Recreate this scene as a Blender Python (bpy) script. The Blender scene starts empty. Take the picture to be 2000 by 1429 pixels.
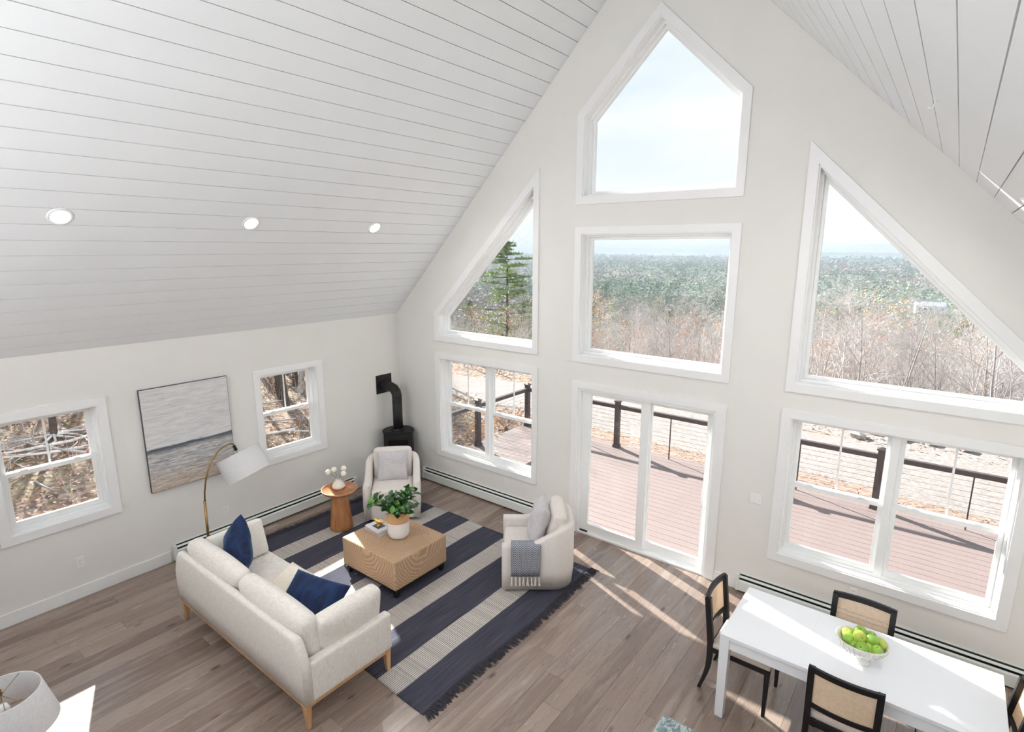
import bpy, bmesh, math, random
from math import sin, cos, pi, radians, sqrt
from mathutils import Vector, Matrix
from mathutils.geometry import tessellate_polygon

scene = bpy.context.scene
COL = scene.collection
# ------------------------------------------------------------------ camera
FPX, YAW, PITCH, ROLL = 1099.1755, 0.6623, 0.2069, 0.0018
CAM = Vector((7.037, -6.0, 3.7179))
fw = Vector((-sin(YAW) * cos(PITCH), cos(YAW) * cos(PITCH), -sin(PITCH)))
r0 = Vector((cos(YAW), sin(YAW), 0)); u0 = r0.cross(fw)
rt = r0 * cos(ROLL) + u0 * sin(ROLL); up = -r0 * sin(ROLL) + u0 * cos(ROLL)
cam = bpy.data.cameras.new('camera'); cam_o = bpy.data.objects.new('camera', cam); COL.objects.link(cam_o)
cam.sensor_fit = 'HORIZONTAL'; cam.sensor_width = 36.0; cam.lens = FPX / 2000 * 36.0
cam.clip_start = 0.05; cam.clip_end = 40000
m = Matrix((rt, up, -fw)).transposed().to_4x4(); m.translation = CAM
cam_o.matrix_world = m
scene.camera = cam_o

# ------------------------------------------------------------------ view + cycles bounces
vs = scene.view_settings
vs.view_transform = 'Standard'; vs.look = 'None'; vs.exposure = 0.34; vs.gamma = 1.0; vs.use_curve_mapping = False
cy = scene.cycles
cy.max_bounces = 6; cy.diffuse_bounces = 4; cy.glossy_bounces = 2; cy.transparent_max_bounces = 10; cy.transmission_bounces = 6
cy.volume_bounces = 0
cy.caustics_reflective = False; cy.caustics_refractive = False
cy.sample_clamp_indirect = 6.0
cy.use_adaptive_sampling = True; cy.adaptive_threshold = 0.14; cy.adaptive_min_samples = 16

# ------------------------------------------------------------------ world: bright, thinly clouded sky
w = bpy.data.worlds.new('sky'); scene.world = w; w.use_nodes = True
nt = w.node_tree; nt.nodes.clear()
out = nt.nodes.new('ShaderNodeOutputWorld'); bg = nt.nodes.new('ShaderNodeBackground')
tc = nt.nodes.new('ShaderNodeTexCoord'); sx = nt.nodes.new('ShaderNodeSeparateXYZ')
ramp = nt.nodes.new('ShaderNodeValToRGB')
ramp.color_ramp.elements[0].position = 0.0; ramp.color_ramp.elements[0].color = (0.94, 0.965, 1.0, 1)
ramp.color_ramp.elements[1].position = 0.75; ramp.color_ramp.elements[1].color = (0.52, 0.71, 1.0, 1)
mp = nt.nodes.new('ShaderNodeMapping'); mp.inputs['Scale'].default_value = (2.2, 2.2, 7.0)
nz = nt.nodes.new('ShaderNodeTexNoise'); nz.inputs['Scale'].default_value = 1.6; nz.inputs['Detail'].default_value = 5
cr = nt.nodes.new('ShaderNodeValToRGB'); cr.color_ramp.elements[0].position = .36; cr.color_ramp.elements[1].position = .64
mx = nt.nodes.new('ShaderNodeMixRGB'); mx.inputs[2].default_value = (1.0, 1.0, 1.0, 1)
L = nt.links.new
L(tc.outputs['Generated'], sx.inputs[0]); L(sx.outputs['Z'], ramp.inputs[0])
L(tc.outputs['Generated'], mp.inputs[0]); L(mp.outputs[0], nz.inputs[0]); L(nz.outputs[0], cr.inputs[0])
L(cr.outputs[0], mx.inputs[0]); L(ramp.outputs[0], mx.inputs[1]); L(mx.outputs[0], bg.inputs[0])
bg.inputs[1].default_value = 0.87
L(bg.outputs[0], out.inputs[0])

# ------------------------------------------------------------------ sun
SUN_DIR = Vector((1.642, -0.620, -0.955)).normalized()     # direction the light travels
sl = bpy.data.lights.new('sun', 'SUN'); sl.energy = 19.0; sl.angle = radians(0.6); sl.color = (1.0, 0.965, 0.92)
so = bpy.data.objects.new('sun', sl); COL.objects.link(so)
so.rotation_euler = (-SUN_DIR).to_track_quat('Z', 'Y').to_euler()
so.location = (-20, 12, 20)

# ------------------------------------------------------------------ large area lights added behind the camera to fill the room
def area(name, loc, target, sx_, sy_, e, col=(1, 1, 1)):
    l = bpy.data.lights.new(name, 'AREA'); l.shape = 'RECTANGLE'; l.size = sx_; l.size_y = sy_; l.energy = e; l.color = col
    o = bpy.data.objects.new(name, l); COL.objects.link(o); o.location = loc
    o.rotation_euler = (Vector(target) - Vector(loc)).to_track_quat('-Z', 'Y').to_euler()
    return o
area('loft_fill_light', (4.307, -8.4, 2.75), (4.307, -7.6, 6.6), 6.0, 3.0, 205, (0.98, 0.99, 1.0))  # added fill without a fixture, aimed up to brighten the ceiling
area('rear_fill_light', (4.307, -10.3, 4.3), (4.307, 0, 2.2), 4.6, 1.4, 80, (1.0, 0.99, 0.97))  # added fill lamp set in the unseen rear opening

# ================================================================== helpers
rnd = random.Random(7)
class MB:
    def __init__(s): s.v = []; s.f = []; s.sm = []
    def add(s, vs_, fs, smooth=False):
        b = len(s.v); s.v.extend([tuple(x) for x in vs_]); s.f.extend([tuple(i + b for i in f) for f in fs]); s.sm.extend([smooth] * len(fs)); return s
    def box(s, x0, x1, y0, y1, z0, z1):
        return s.add([(x0, y0, z0), (x1, y0, z0), (x1, y1, z0), (x0, y1, z0), (x0, y0, z1), (x1, y0, z1), (x1, y1, z1), (x0, y1, z1)],
                     [(0, 3, 2, 1), (4, 5, 6, 7), (0, 1, 5, 4), (1, 2, 6, 5), (2, 3, 7, 6), (3, 0, 4, 7)])
    def hexa(s, bot, top):   # two quads
        return s.add(list(bot) + list(top), [(0, 3, 2, 1), (4, 5, 6, 7), (0, 1, 5, 4), (1, 2, 6, 5), (2, 3, 7, 6), (3, 0, 4, 7)])
    def tube(s, pts, rad, n=8, caps=True, smooth=True):
        pts = [Vector(p) for p in pts]
        if not isinstance(rad, (list, tuple)): rad = [rad] * len(pts)
        vs_ = []; fs = []; prev = None
        for i, p in enumerate(pts):
            a = pts[max(0, i - 1)]; b = pts[min(len(pts) - 1, i + 1)]; t = (b - a).normalized()
            if prev is None:
                h = Vector((0, 0, 1)) if abs(t.z) < .9 else Vector((1, 0, 0)); nrm = t.cross(h).normalized()
            else:
                nrm = (prev - t * prev.dot(t))
                nrm = nrm.normalized() if nrm.length > 1e-6 else t.orthogonal().normalized()
            prev = nrm; bn = t.cross(nrm)
            for k in range(n):
                an = 2 * pi * k / n; vs_.append(p + (nrm * cos(an) + bn * sin(an)) * rad[i])
        for i in range(len(pts) - 1):
            for k in range(n):
                fs.append((i * n + k, i * n + (k + 1) % n, (i + 1) * n + (k + 1) % n, (i + 1) * n + k))
        s.add(vs_, fs, smooth)
        if caps:
            b = len(s.v) - len(vs_)
            s.f.append(tuple(b + k for k in reversed(range(n)))); s.sm.append(False)
            e = b + (len(pts) - 1) * n; s.f.append(tuple(e + k for k in range(n))); s.sm.append(False)
        return s
    def lathe(s, prof, n=32, c=(0, 0, 0), sxy=(1, 1), smooth=True):
        vs_ = []; fs = []
        for r, z in prof:
            for k in range(n):
                a = 2 * pi * k / n; vs_.append((c[0] + r * cos(a) * sxy[0], c[1] + r * sin(a) * sxy[1], c[2] + z))
        for i in range(len(prof) - 1):
            for k in range(n):
                fs.append((i * n + k, i * n + (k + 1) % n, (i + 1) * n + (k + 1) % n, (i + 1) * n + k))
        s.add(vs_, fs, smooth); return s
    def rbox(s, hx, hy, hz, r, nseg=4, c=(0, 0, 0), crown=(0, 0, 0), mid=8):
        """rounded box; crown = bulge of the faces along x, y, z"""
        def coords(h):
            rr = min(r, h * .999)
            e = [rr * (1 - cos(pi / 2 * i / nseg)) for i in range(nseg + 1)]
            lo = [-h + q for q in e]; hi = [h - q for q in reversed(e)]
            a, b = lo[-1], hi[0]
            inn = [a + (b - a) * i / mid for i in range(1, mid)] if b - a > 1e-4 else []
            return lo + inn + hi
        H = (hx, hy, hz); cs = [coords(h) for h in H]
        for ax in range(3):
            A, B = (ax + 1) % 3, (ax + 2) % 3
            for sg in (-1, 1):
                vs_ = []; ca, cb = cs[A], cs[B]
                for a in ca:
                    for b in cb:
                        p = [0, 0, 0]; p[ax] = sg * H[ax]; p[A] = a; p[B] = b
                        q = [max(-(H[i] - min(r, H[i] * .999)), min(H[i] - min(r, H[i] * .999), p[i])) for i in range(3)]
                        d = Vector([p[i] - q[i] for i in range(3)]); d = d.normalized() * r if d.length > 1e-9 else d
                        o = [q[i] + d[i] for i in range(3)]
                        un = [o[i] / H[i] for i in range(3)]
                        for i in range(3):
                            j, k = (i + 1) % 3, (i + 2) % 3
                            if crown[i]: o[i] += crown[i] * un[i] * max(0, 1 - un[j] ** 2) * max(0, 1 - un[k] ** 2)
                        vs_.append((o[0] + c[0], o[1] + c[1], o[2] + c[2]))
                n = len(cb); fs = []
                for i in range(len(ca) - 1):
                    for j in range(n - 1):
                        f = (i * n + j, (i + 1) * n + j, (i + 1) * n + j + 1, i * n + j + 1)
                        fs.append(f if sg > 0 else f[::-1])
                s.add(vs_, fs, True)
        return s
    def xf(s, M, start=0):
        for i in range(start, len(s.v)): s.v[i] = tuple(M @ Vector(s.v[i]))
        return s
    def mesh(s, name, mat, merge=True, recalc=True):
        me = bpy.data.meshes.new(name); me.from_pydata(s.v, [], s.f); me.update()
        me.polygons.foreach_set('use_smooth', s.sm)
        if merge or recalc:
            bm = bmesh.new(); bm.from_mesh(me)
            if merge: bmesh.ops.remove_doubles(bm, verts=bm.verts, dist=1e-5)
            if recalc: bmesh.ops.recalc_face_normals(bm, faces=bm.faces)
            bm.to_mesh(me); bm.free()
        if mat: me.materials.append(mat)
        return me
    def build(s, name, mat, parent=None, loc=None, rot=None, merge=True, bevel=0, recalc=True):
        me = s.mesh(name, mat, merge, recalc)
        if bevel:
            bm = bmesh.new(); bm.from_mesh(me)
            es = [e for e in bm.edges if len(e.link_faces) == 2 and e.calc_face_angle(0) > .5]
            bmesh.ops.bevel(bm, geom=es, offset=bevel, segments=2, profile=.6, affect='EDGES', clamp_overlap=True)
            bm.to_mesh(me); bm.free()
        return obj(name, me, parent, loc, rot)
def obj(name, me, parent=None, loc=None, rot=None):
    o = bpy.data.objects.new(name, me); COL.objects.link(o)
    if parent: o.parent = parent
    if loc: o.location = loc
    if rot: o.rotation_euler = rot
    return o
def tag(o, label=None, cat=None, group=None, kind=None):
    if label: o['label'] = label
    if cat: o['category'] = cat
    if group: o['group'] = group
    if kind: o['kind'] = kind
    return o
def thing(name, label, cat, loc=(0, 0, 0), rz=0, group=None):
    o = bpy.data.objects.new(name, None); COL.objects.link(o); o.location = loc; o.rotation_euler = (0, 0, rz)
    o.empty_display_size = .1
    return tag(o, label, cat, group)
def struct(name):
    o = bpy.data.objects.new(name, None); COL.objects.link(o); o['kind'] = 'structure'; return o
def copy_tree(o, parent=None):
    c = o.copy(); COL.objects.link(c); c.parent = parent
    for ch in list(o.children): copy_tree(ch, c)
    return c
def bx(name, mat, parent, x0, x1, y0, y1, z0, z1, bevel=0):
    return MB().box(x0, x1, y0, y1, z0, z1).build(name, mat, parent, bevel=bevel, merge=False)

# ================================================================== materials
def srgb(r, g, b):
    f = lambda c: (c / 255 / 12.92) if c / 255 <= .04045 else ((c / 255 + .055) / 1.055) ** 2.4
    return (f(r), f(g), f(b), 1)
class N:
    def __init__(s, name):
        s.m = bpy.data.materials.new(name); s.m.use_nodes = True; s.t = s.m.node_tree; s.t.nodes.clear()
        s.o = s.t.nodes.new('ShaderNodeOutputMaterial'); s.b = s.t.nodes.new('ShaderNodeBsdfPrincipled'); s.t.links.new(s.b.outputs[0], s.o.inputs[0])
        s._tc = None
    def n(s, typ, **kw):
        x = s.t.nodes.new(typ)
        for k, v in kw.items():
            if k in x.inputs: x.inputs[k].default_value = v
            else: setattr(x, k, v)
        return x
    def l(s, a, b): s.t.links.new(a, b); return s
    def coord(s, scale=(1, 1, 1), which='Object', rot=(0, 0, 0), loc=(0, 0, 0)):
        if s._tc is None: s._tc = s.t.nodes.new('ShaderNodeTexCoord')
        mpn = s.t.nodes.new('ShaderNodeMapping'); mpn.inputs['Scale'].default_value = scale; mpn.inputs['Rotation'].default_value = rot; mpn.inputs['Location'].default_value = loc
        s.l(s._tc.outputs[which], mpn.inputs[0]); return mpn.outputs[0]
    def noise(s, vec, scale, detail=3, rough=.5, dist=0):
        x = s.n('ShaderNodeTexNoise', Scale=scale, Detail=detail, Roughness=rough, Distortion=dist); s.l(vec, x.inputs['Vector']); return x
    def ramp(s, fac, stops):
        r = s.t.nodes.new('ShaderNodeValToRGB'); e = r.color_ramp.elements
        e[0].position, e[0].color = stops[0]; e[1].position, e[1].color = stops[-1]
        for p, c in stops[1:-1]:
            q = e.new(p); q.color = c
        s.l(fac, r.inputs[0]); return r.outputs[0]
    def mix(s, fac, a, b, mode='MIX'):
        x = s.t.nodes.new('ShaderNodeMixRGB'); x.blend_type = mode
        for i, v in ((0, fac), (1, a), (2, b)):
            if hasattr(v, 'node'): s.l(v, x.inputs[i])
            else: x.inputs[i].default_value = v
        return x.outputs[0]
    def math(s, op, a, b=None):
        x = s.t.nodes.new('ShaderNodeMath'); x.operation = op
        for i, v in ((0, a), (1, b)):
            if v is None: continue
            if hasattr(v, 'node'): s.l(v, x.inputs[i])
            else: x.inputs[i].default_value = v
        return x.outputs[0]
    def bump(s, h, strength=.3, dist=.01):
        x = s.n('ShaderNodeBump', Strength=strength, Distance=dist); s.l(h, x.inputs['Height']); s.l(x.outputs[0], s.b.inputs['Normal']); return s
    def set(s, col=None, rough=None, metal=None, spec=None, coat=None, sheen=None, trans=None, sub=None):
        b = s.b
        if col is not None:
            if hasattr(col, 'node'): s.l(col, b.inputs['Base Color'])
            else: b.inputs['Base Color'].default_value = col
        if rough is not None:
            if hasattr(rough, 'node'): s.l(rough, b.inputs['Roughness'])
            else: b.inputs['Roughness'].default_value = rough
        if metal is not None: b.inputs['Metallic'].default_value = metal
        if spec is not None: b.inputs['Specular IOR Level'].default_value = spec
        if coat is not None: b.inputs['Coat Weight'].default_value = coat
        if sheen is not None: b.inputs['Sheen Weight'].default_value = sheen
        if trans is not None: b.inputs['Transmission Weight'].default_value = trans
        return s

def plain(name, col, rough=.5, metal=0, var=.04, scale=8, bump=0, spec=None, coat=None, sheen=None):
    q = N(name); v = q.coord(); nzz = q.noise(v, scale, 4)
    d = tuple(max(0, c * (1 - var)) for c in col[:3]) + (1,); h = tuple(min(1, c * (1 + var)) for c in col[:3]) + (1,)
    q.set(q.ramp(nzz.outputs[0], [(.3, d), (.7, h)]), rough, metal, spec, coat, sheen)
    if bump: q.bump(nzz.outputs[0], bump, .004)
    return q.m
M = {}
M['wall'] = plain('wall_paint', srgb(233, 231, 227), .75, var=.012, scale=3, bump=.03)
M['wall_side'] = plain('wall_paint_side', srgb(233, 231, 227), .75, var=.012, scale=3, bump=.03)
M['trim'] = plain('white_trim_paint', srgb(240, 240, 240), .35, var=.01, scale=5)
M['vinyl'] = plain('white_vinyl', srgb(242, 243, 243), .3, var=.01, scale=5)
M['plank_white'] = plain('white_ceiling_plank', srgb(237, 239, 241), .55, var=.012, scale=2)
M['plank_back'] = plain('shadow_gap_backing', srgb(205, 205, 205), .8)
M['heater'] = plain('heater_enamel', srgb(228, 232, 228), .35, var=.01)
M['heater_dark'] = plain('heater_slot', srgb(38, 48, 46), .6)
M['black_iron'] = plain('black_iron', srgb(26, 26, 27), .55, var=.1, scale=20, spec=.4)
M['black_glass'] = plain('stove_glass', srgb(8, 8, 9), .08)
M['black_wood'] = plain('black_wood', srgb(20, 19, 22), .38, var=.2, scale=14)
M['white_lacquer'] = plain('white_lacquer', srgb(240, 242, 246), .28, var=.006)
M['brass'] = plain('aged_brass', srgb(158, 130, 86), .34, metal=1, var=.06)
M['gold'] = plain('gold', srgb(214, 176, 96), .3, metal=1, var=.06)
def m_shade():
    q = N('lamp_shade_linen'); g = q.noise(q.coord(), 60, 3); c = q.ramp(g.outputs[0], [(.3, srgb(234, 233, 234)), (.7, srgb(244, 243, 243))])
    q.set(c, .8); tr = q.n('ShaderNodeBsdfTranslucent'); q.l(c, tr.inputs[0]); mxs = q.t.nodes.new('ShaderNodeMixShader'); mxs.inputs[0].default_value = .35
    q.l(q.b.outputs[0], mxs.inputs[1]); q.l(tr.outputs[0], mxs.inputs[2]); q.l(mxs.outputs[0], q.o.inputs[0]); return q.m
M['shade'] = m_shade()
M['ceramic'] = plain('white_ceramic', srgb(240, 238, 234), .2, var=.01, coat=.4)
M['ceramic_matte'] = plain('matte_ceramic', srgb(232, 226, 214), .5, var=.03)
M['apple_a'] = plain('apple_green', srgb(142, 186, 66), .32, var=.18, scale=9, coat=.25)
M['apple_b'] = plain('apple_yellow_green', srgb(186, 204, 86), .32, var=.16, scale=9, coat=.25)
M['apple_stem'] = plain('apple_stem', srgb(70, 52, 30), .8)
M['leaf'] = plain('glossy_leaf', srgb(36, 84, 32), .28, var=.3, scale=12, coat=.25)
M['leaf_light'] = plain('young_leaf', srgb(84, 138, 44), .35, var=.2, scale=12, coat=.2)
M['stem'] = plain('green_stem', srgb(80, 84, 46), .6)
M['page'] = plain('book_pages', srgb(226, 222, 214), .8)
M['book_white'] = plain('book_cover_white', srgb(226, 224, 226), .4, var=.05)
M['book_grey'] = plain('book_cover_grey', srgb(176, 172, 176), .4, var=.05)
M['book_dark'] = plain('book_cover_print', srgb(86, 78, 74), .45, var=.4, scale=40)
M['book_pink'] = plain('book_spine_print', srgb(196, 158, 150), .45, var=.2, scale=60)
M['plate'] = plain('outlet_plastic', srgb(240, 239, 236), .35, var=.005)
M['slot'] = plain('outlet_slot', srgb(90, 90, 90), .6)
M['mirror_metal'] = plain('dark_metal', srgb(70, 60, 58), .4, metal=.6)
M['white_dot'] = plain('white_flower', srgb(240, 236, 224), .9, var=.05, scale=120, bump=.8)

def m_floor():
    q = N('oak_floor'); q._tc = None
    oi = q.n('ShaderNodeObjectInfo')
    tcn = q.t.nodes.new('ShaderNodeTexCoord')
    add = q.n('ShaderNodeVectorMath', operation='ADD'); cmb = q.n('ShaderNodeCombineXYZ')
    r1 = q.math('MULTIPLY', oi.outputs['Random'], 37.0); q.l(r1, cmb.inputs[0]); q.l(q.math('MULTIPLY', oi.outputs['Random'], 91.0), cmb.inputs[1])
    q.l(tcn.outputs['Object'], add.inputs[0]); q.l(cmb.outputs[0], add.inputs[1])
    mpn = q.n('ShaderNodeMapping'); mpn.inputs['Scale'].default_value = (1.0, .12, 1); q.l(add.outputs[0], mpn.inputs[0])
    g = q.noise(mpn.outputs[0], 26, 6, .6, .6)
    g2 = q.noise(mpn.outputs[0], 7, 3, .5, 1.2)
    base = q.ramp(oi.outputs['Random'], [(0, srgb(124, 104, 92)), (.2, srgb(150, 130, 117)), (.45, srgb(167, 148, 134)), (.7, srgb(138, 118, 106)), (.85, srgb(158, 141, 130)), (1, srgb(184, 165, 149))])
    c1 = q.mix(q.math('MULTIPLY', g.outputs[0], .55), base, srgb(110, 95, 88))
    c2 = q.mix(q.math('MULTIPLY', q.ramp(g2.outputs[0], [(.5, (0, 0, 0, 1)), (.75, (1, 1, 1, 1))]), .5), c1, srgb(182, 168, 156))
    # knots
    mk = q.n('ShaderNodeMapping'); mk.inputs['Scale'].default_value = (1.0, .42, 1); q.l(add.outputs[0], mk.inputs[0])
    vo = q.n('ShaderNodeTexVoronoi', Scale=4.6); q.l(mk.outputs[0], vo.inputs['Vector'])
    kn = q.ramp(vo.outputs['Distance'], [(.04, (1, 1, 1, 1)), (.13, (0, 0, 0, 1))])
    c3 = q.mix(q.math('MULTIPLY', kn, .75), c2, srgb(62, 50, 46))
    cr2 = q.noise(mpn.outputs[0], 3.1, 5, .7, 2.5)
    crk = q.ramp(cr2.outputs[0], [(.487, (0, 0, 0, 1)), (.5, (1, 1, 1, 1)), (.513, (0, 0, 0, 1))])
    c4 = q.mix(q.math('MULTIPLY', crk, .3), c3, srgb(70, 56, 50))
    q.set(c4, q.math('ADD', q.math('MULTIPLY', g.outputs[0], .16), .17), spec=.8)
    q.bump(g.outputs[0], .08, .003)
    return q.m
M['floor'] = m_floor()
M['subfloor'] = plain('subfloor', srgb(70, 58, 52), .9)

def m_wood(name, a, b, scale=(1, 1, .1), rough=.4, f=22):
    q = N(name); v = q.coord(scale); g = q.noise(v, f, 5, .6, .8)
    q.set(q.ramp(g.outputs[0], [(.3, a), (.7, b)]), rough); q.bump(g.outputs[0], .05, .002); return q.m
M['oak_leg'] = m_wood('oak_leg', srgb(186, 140, 96), srgb(214, 172, 126))
M['side_wood'] = m_wood('acacia', srgb(150, 92, 56), srgb(196, 140, 94), (1, 1, .12), .32)
M['side_wood_top'] = m_wood('acacia_top', srgb(168, 108, 72), srgb(208, 152, 108), (.15, 1, 1), .3)
M['vase_wood'] = plain('tan_raw_clay', srgb(206, 160, 116), .7, var=.05, scale=40)

def m_fabric(name, a, b, f=260, bump=.25, streak=True, sheen=.15):
    q = N(name); v = q.coord()
    g1 = q.noise(q.coord((1, 1, .12)), f, 2); g2 = q.noise(q.coord((.12, .12, 1)), f, 2)
    s1 = q.math('MULTIPLY', q.math('ADD', g1.outputs[0], g2.outputs[0]), .5)
    big = q.noise(v, 5, 3)
    c = q.ramp(s1, [(.30, a), (.60, b)])
    c = q.mix(q.math('MULTIPLY', big.outputs[0], .06), c, a)
    q.set(c, .9, sheen=sheen, spec=.2); q.bump(s1, bump, .003); return q.m
M['sofa'] = m_fabric('sofa_linen', srgb(212, 205, 196), srgb(236, 231, 224), 170, .15)
M['arm_fab'] = m_fabric('armchair_linen', srgb(212, 204, 198), srgb(230, 223, 217), 300, .12)
M['grey_pillow'] = m_fabric('grey_pillow_fabric', srgb(186, 181, 184), srgb(208, 204, 206), 200, .2)
M['cream_pillow'] = m_fabric('cream_pillow_fabric', srgb(216, 204, 186), srgb(236, 228, 214), 200, .2)
M['ivory_pillow'] = m_fabric('ivory_pillow_fabric', srgb(220, 214, 204), srgb(238, 234, 226), 200, .2)
M['seat_fab'] = m_fabric('seat_fabric', srgb(208, 194, 184), srgb(226, 214, 206), 300, .1)
def m_velvet():
    q = N('navy_velvet'); v = q.coord((1, 1, .5)); g = q.noise(v, 9, 5, .6, 1.5)
    q.set(q.ramp(g.outputs[0], [(.3, srgb(10, 22, 48)), (.7, srgb(24, 52, 98))]), .7, sheen=.6, spec=.3); q.bump(g.outputs[0], .35, .02)
    q.b.inputs['Sheen Tint'].default_value = (.25, .4, .75, 1); q.b.inputs['Sheen Roughness'].default_value = .35; return q.m
M['velvet'] = m_velvet()

def m_rug():
    q = N('striped_rug'); tcn = q.t.nodes.new('ShaderNodeTexCoord'); sp = q.n('ShaderNodeSeparateXYZ'); q.l(tcn.outputs['Object'], sp.inputs[0])
    wob = q.noise(q.coord((1, 1, 1)), 1.6, 2)
    xx = q.math('ADD', sp.outputs[0], q.math('MULTIPLY', q.math('SUBTRACT', wob.outputs[0], .5), .02))
    ph = q.math('FRACT', q.math('DIVIDE', q.math('SUBTRACT', xx, .758), .680), None)
    light = q.math('LESS_THAN', ph, .395)
    ins = q.math('MULTIPLY', light, q.math('MULTIPLY', q.math('GREATER_THAN', xx, .70), q.math('LESS_THAN', xx, 3.80)))
    g1 = q.noise(q.coord((60, 1.2, 1)), 1.6, 3); g2 = q.noise(q.coord((220, 160, 1)), 1, 2)
    dark = q.ramp(g1.outputs[0], [(.3, srgb(58, 59, 71)), (.62, srgb(80, 80, 92)), (.8, srgb(104, 102, 110))])
    rib = q.math('SINE', q.math('MULTIPLY', sp.outputs[0], 2 * pi / .0195))
    dash = q.noise(q.coord((1, 90, 1)), 1.0, 1)
    ribm = q.ramp(q.math('ADD', rib, q.math('MULTIPLY', q.math('SUBTRACT', dash.outputs[0], .5), 2.2)), [(.25, (0, 0, 0, 1)), (.75, (1, 1, 1, 1))])
    lightc = q.mix(ribm, srgb(150, 145, 141), srgb(240, 234, 226))
    c = q.mix(ins, dark, lightc)
    c = q.mix(q.math('MULTIPLY', g2.outputs[0], .10), c, srgb(90, 86, 90))
    q.set(c, .95, spec=.1)
    hb = q.math('ADD', q.math('MULTIPLY', rib, .5), q.math('MULTIPLY', g2.outputs[0], .6))
    q.bump(hb, .5, .004); return q.m
M['rug'] = m_rug()
M['fringe'] = plain('rug_fringe', srgb(56, 54, 62), .95, var=.3, scale=60)

def m_rattan():
    q = N('coiled_seagrass'); tcn = q.t.nodes.new('ShaderNodeTexCoord')
    ln = q.n('ShaderNodeVectorMath', operation='LENGTH'); sb = q.n('ShaderNodeVectorMath', operation='SUBTRACT'); sb.inputs[1].default_value = (0, 0, .443)
    q.l(tcn.outputs['Object'], sb.inputs[0]); nzz = q.noise(tcn.outputs['Object'], 6, 2)
    q.l(sb.outputs[0], ln.inputs[0])
    d = q.math('ADD', ln.outputs['Value'], q.math('MULTIPLY', nzz.outputs[0], .05))
    rg = q.math('SINE', q.math('MULTIPLY', d, 2 * pi / .0195))
    fib = q.noise(q.coord((1, 1, 1)), 130, 3)
    h = q.math('ADD', q.math('MULTIPLY', rg, .19), q.math('MULTIPLY', fib.outputs[0], .95))
    tone = q.noise(q.coord((1, 1, 1)), 5, 3)
    c = q.ramp(h, [(.0, srgb(152, 121, 93)), (.45, srgb(190, 158, 127)), (.9, srgb(218, 192, 166))])
    c = q.mix(q.math('MULTIPLY', tone.outputs[0], .25), c, srgb(160, 124, 92))
    q.set(c, .8, spec=.2); q.bump(h, .4, .006); return q.m
M['rattan'] = m_rattan()

def m_throw():
    q = N('herringbone_throw'); tcn = q.t.nodes.new('ShaderNodeTexCoord'); sp = q.n('ShaderNodeSeparateXYZ'); q.l(tcn.outputs['UV'], sp.inputs[0])
    zig = q.math('PINGPONG', q.math('MULTIPLY', sp.outputs[0], 1.0), .034)
    sv = q.math('SINE', q.math('MULTIPLY', q.math('ADD', sp.outputs[1], q.math('MULTIPLY', zig, 1.1)), 2 * pi / .021))
    c = q.ramp(sv, [(.45, srgb(80, 94, 114)), (.62, srgb(222, 222, 222))])
    q.set(c, .95, spec=.1); return q.m
M['throw'] = m_throw()
M['tassel'] = plain('cream_yarn', srgb(232, 226, 216), .95)

def m_cane():
    return plain('cane', srgb(246, 222, 194), .55, var=.08, scale=50)
M['cane'] = m_cane()

def m_painting():
    q = N('seascape_canvas'); tcn = q.t.nodes.new('ShaderNodeTexCoord'); sp = q.n('ShaderNodeSeparateXYZ'); q.l(tcn.outputs['Object'], sp.inputs[0])
    st = q.noise(q.coord((1, 1.6, 14)), 2.4, 7, .65, .8); st2 = q.noise(q.coord((1, 3, 26), loc=(0, 3, 5)), 2.2, 6, .7, 1.0)
    bl = q.noise(q.coord((1, 1, 1.5)), 2.5, 4)
    z = q.math('ADD', sp.outputs[2], q.math('MULTIPLY', q.math('SUBTRACT', st.outputs[0], .5), .05))
    sky = q.ramp(st.outputs[0], [(.3, srgb(196, 197, 200)), (.55, srgb(222, 221, 220)), (.75, srgb(234, 232, 230))])
    sea = q.ramp(st2.outputs[0], [(.3, srgb(120, 126, 132)), (.48, srgb(182, 180, 180)), (.62, srgb(226, 224, 222)), (.8, srgb(196, 178, 160))])
    sand = q.ramp(st2.outputs[0], [(.3, srgb(128, 122, 122)), (.5, srgb(206, 188, 170)), (.7, srgb(232, 224, 216))])
    low = q.mix(q.ramp(z, [(.05, (1, 1, 1, 1)), (.30, (0, 0, 0, 1))]), sea, sand)
    c = q.mix(q.ramp(z, [(.50, (0, 0, 0, 1)), (.52, (1, 1, 1, 1))]), low, sky)
    hz = q.ramp(z, [(.435, (0, 0, 0, 1)), (.485, (.85, .85, .85, 1)), (.51, (1, 1, 1, 1)), (.522, (0, 0, 0, 1))])
    c = q.mix(hz, c, srgb(74, 86, 96))
    q.set(c, .6); q.bump(st2.outputs[0], .2, .004); return q.m
M['painting'] = m_painting()
M['canvas_edge'] = plain('dark_canvas_frame', srgb(74, 76, 84), .6)

def m_marble():
    q = N('green_marble'); v = q.coord((1, 1, 1)); a = q.noise(v, 5, 6, .6, 2.5); b = q.noise(v, 14, 5, .6, 1.5)
    c = q.ramp(b.outputs[0], [(.3, srgb(74, 96, 100)), (.7, srgb(140, 156, 158))])
    vn = q.ramp(a.outputs[0], [(.46, (0, 0, 0, 1)), (.5, (1, 1, 1, 1)), (.54, (0, 0, 0, 1))])
    q.set(q.mix(q.math('MULTIPLY', vn, .7), c, srgb(210, 216, 212)), .15); return q.m
M['marble'] = m_marble()

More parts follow.
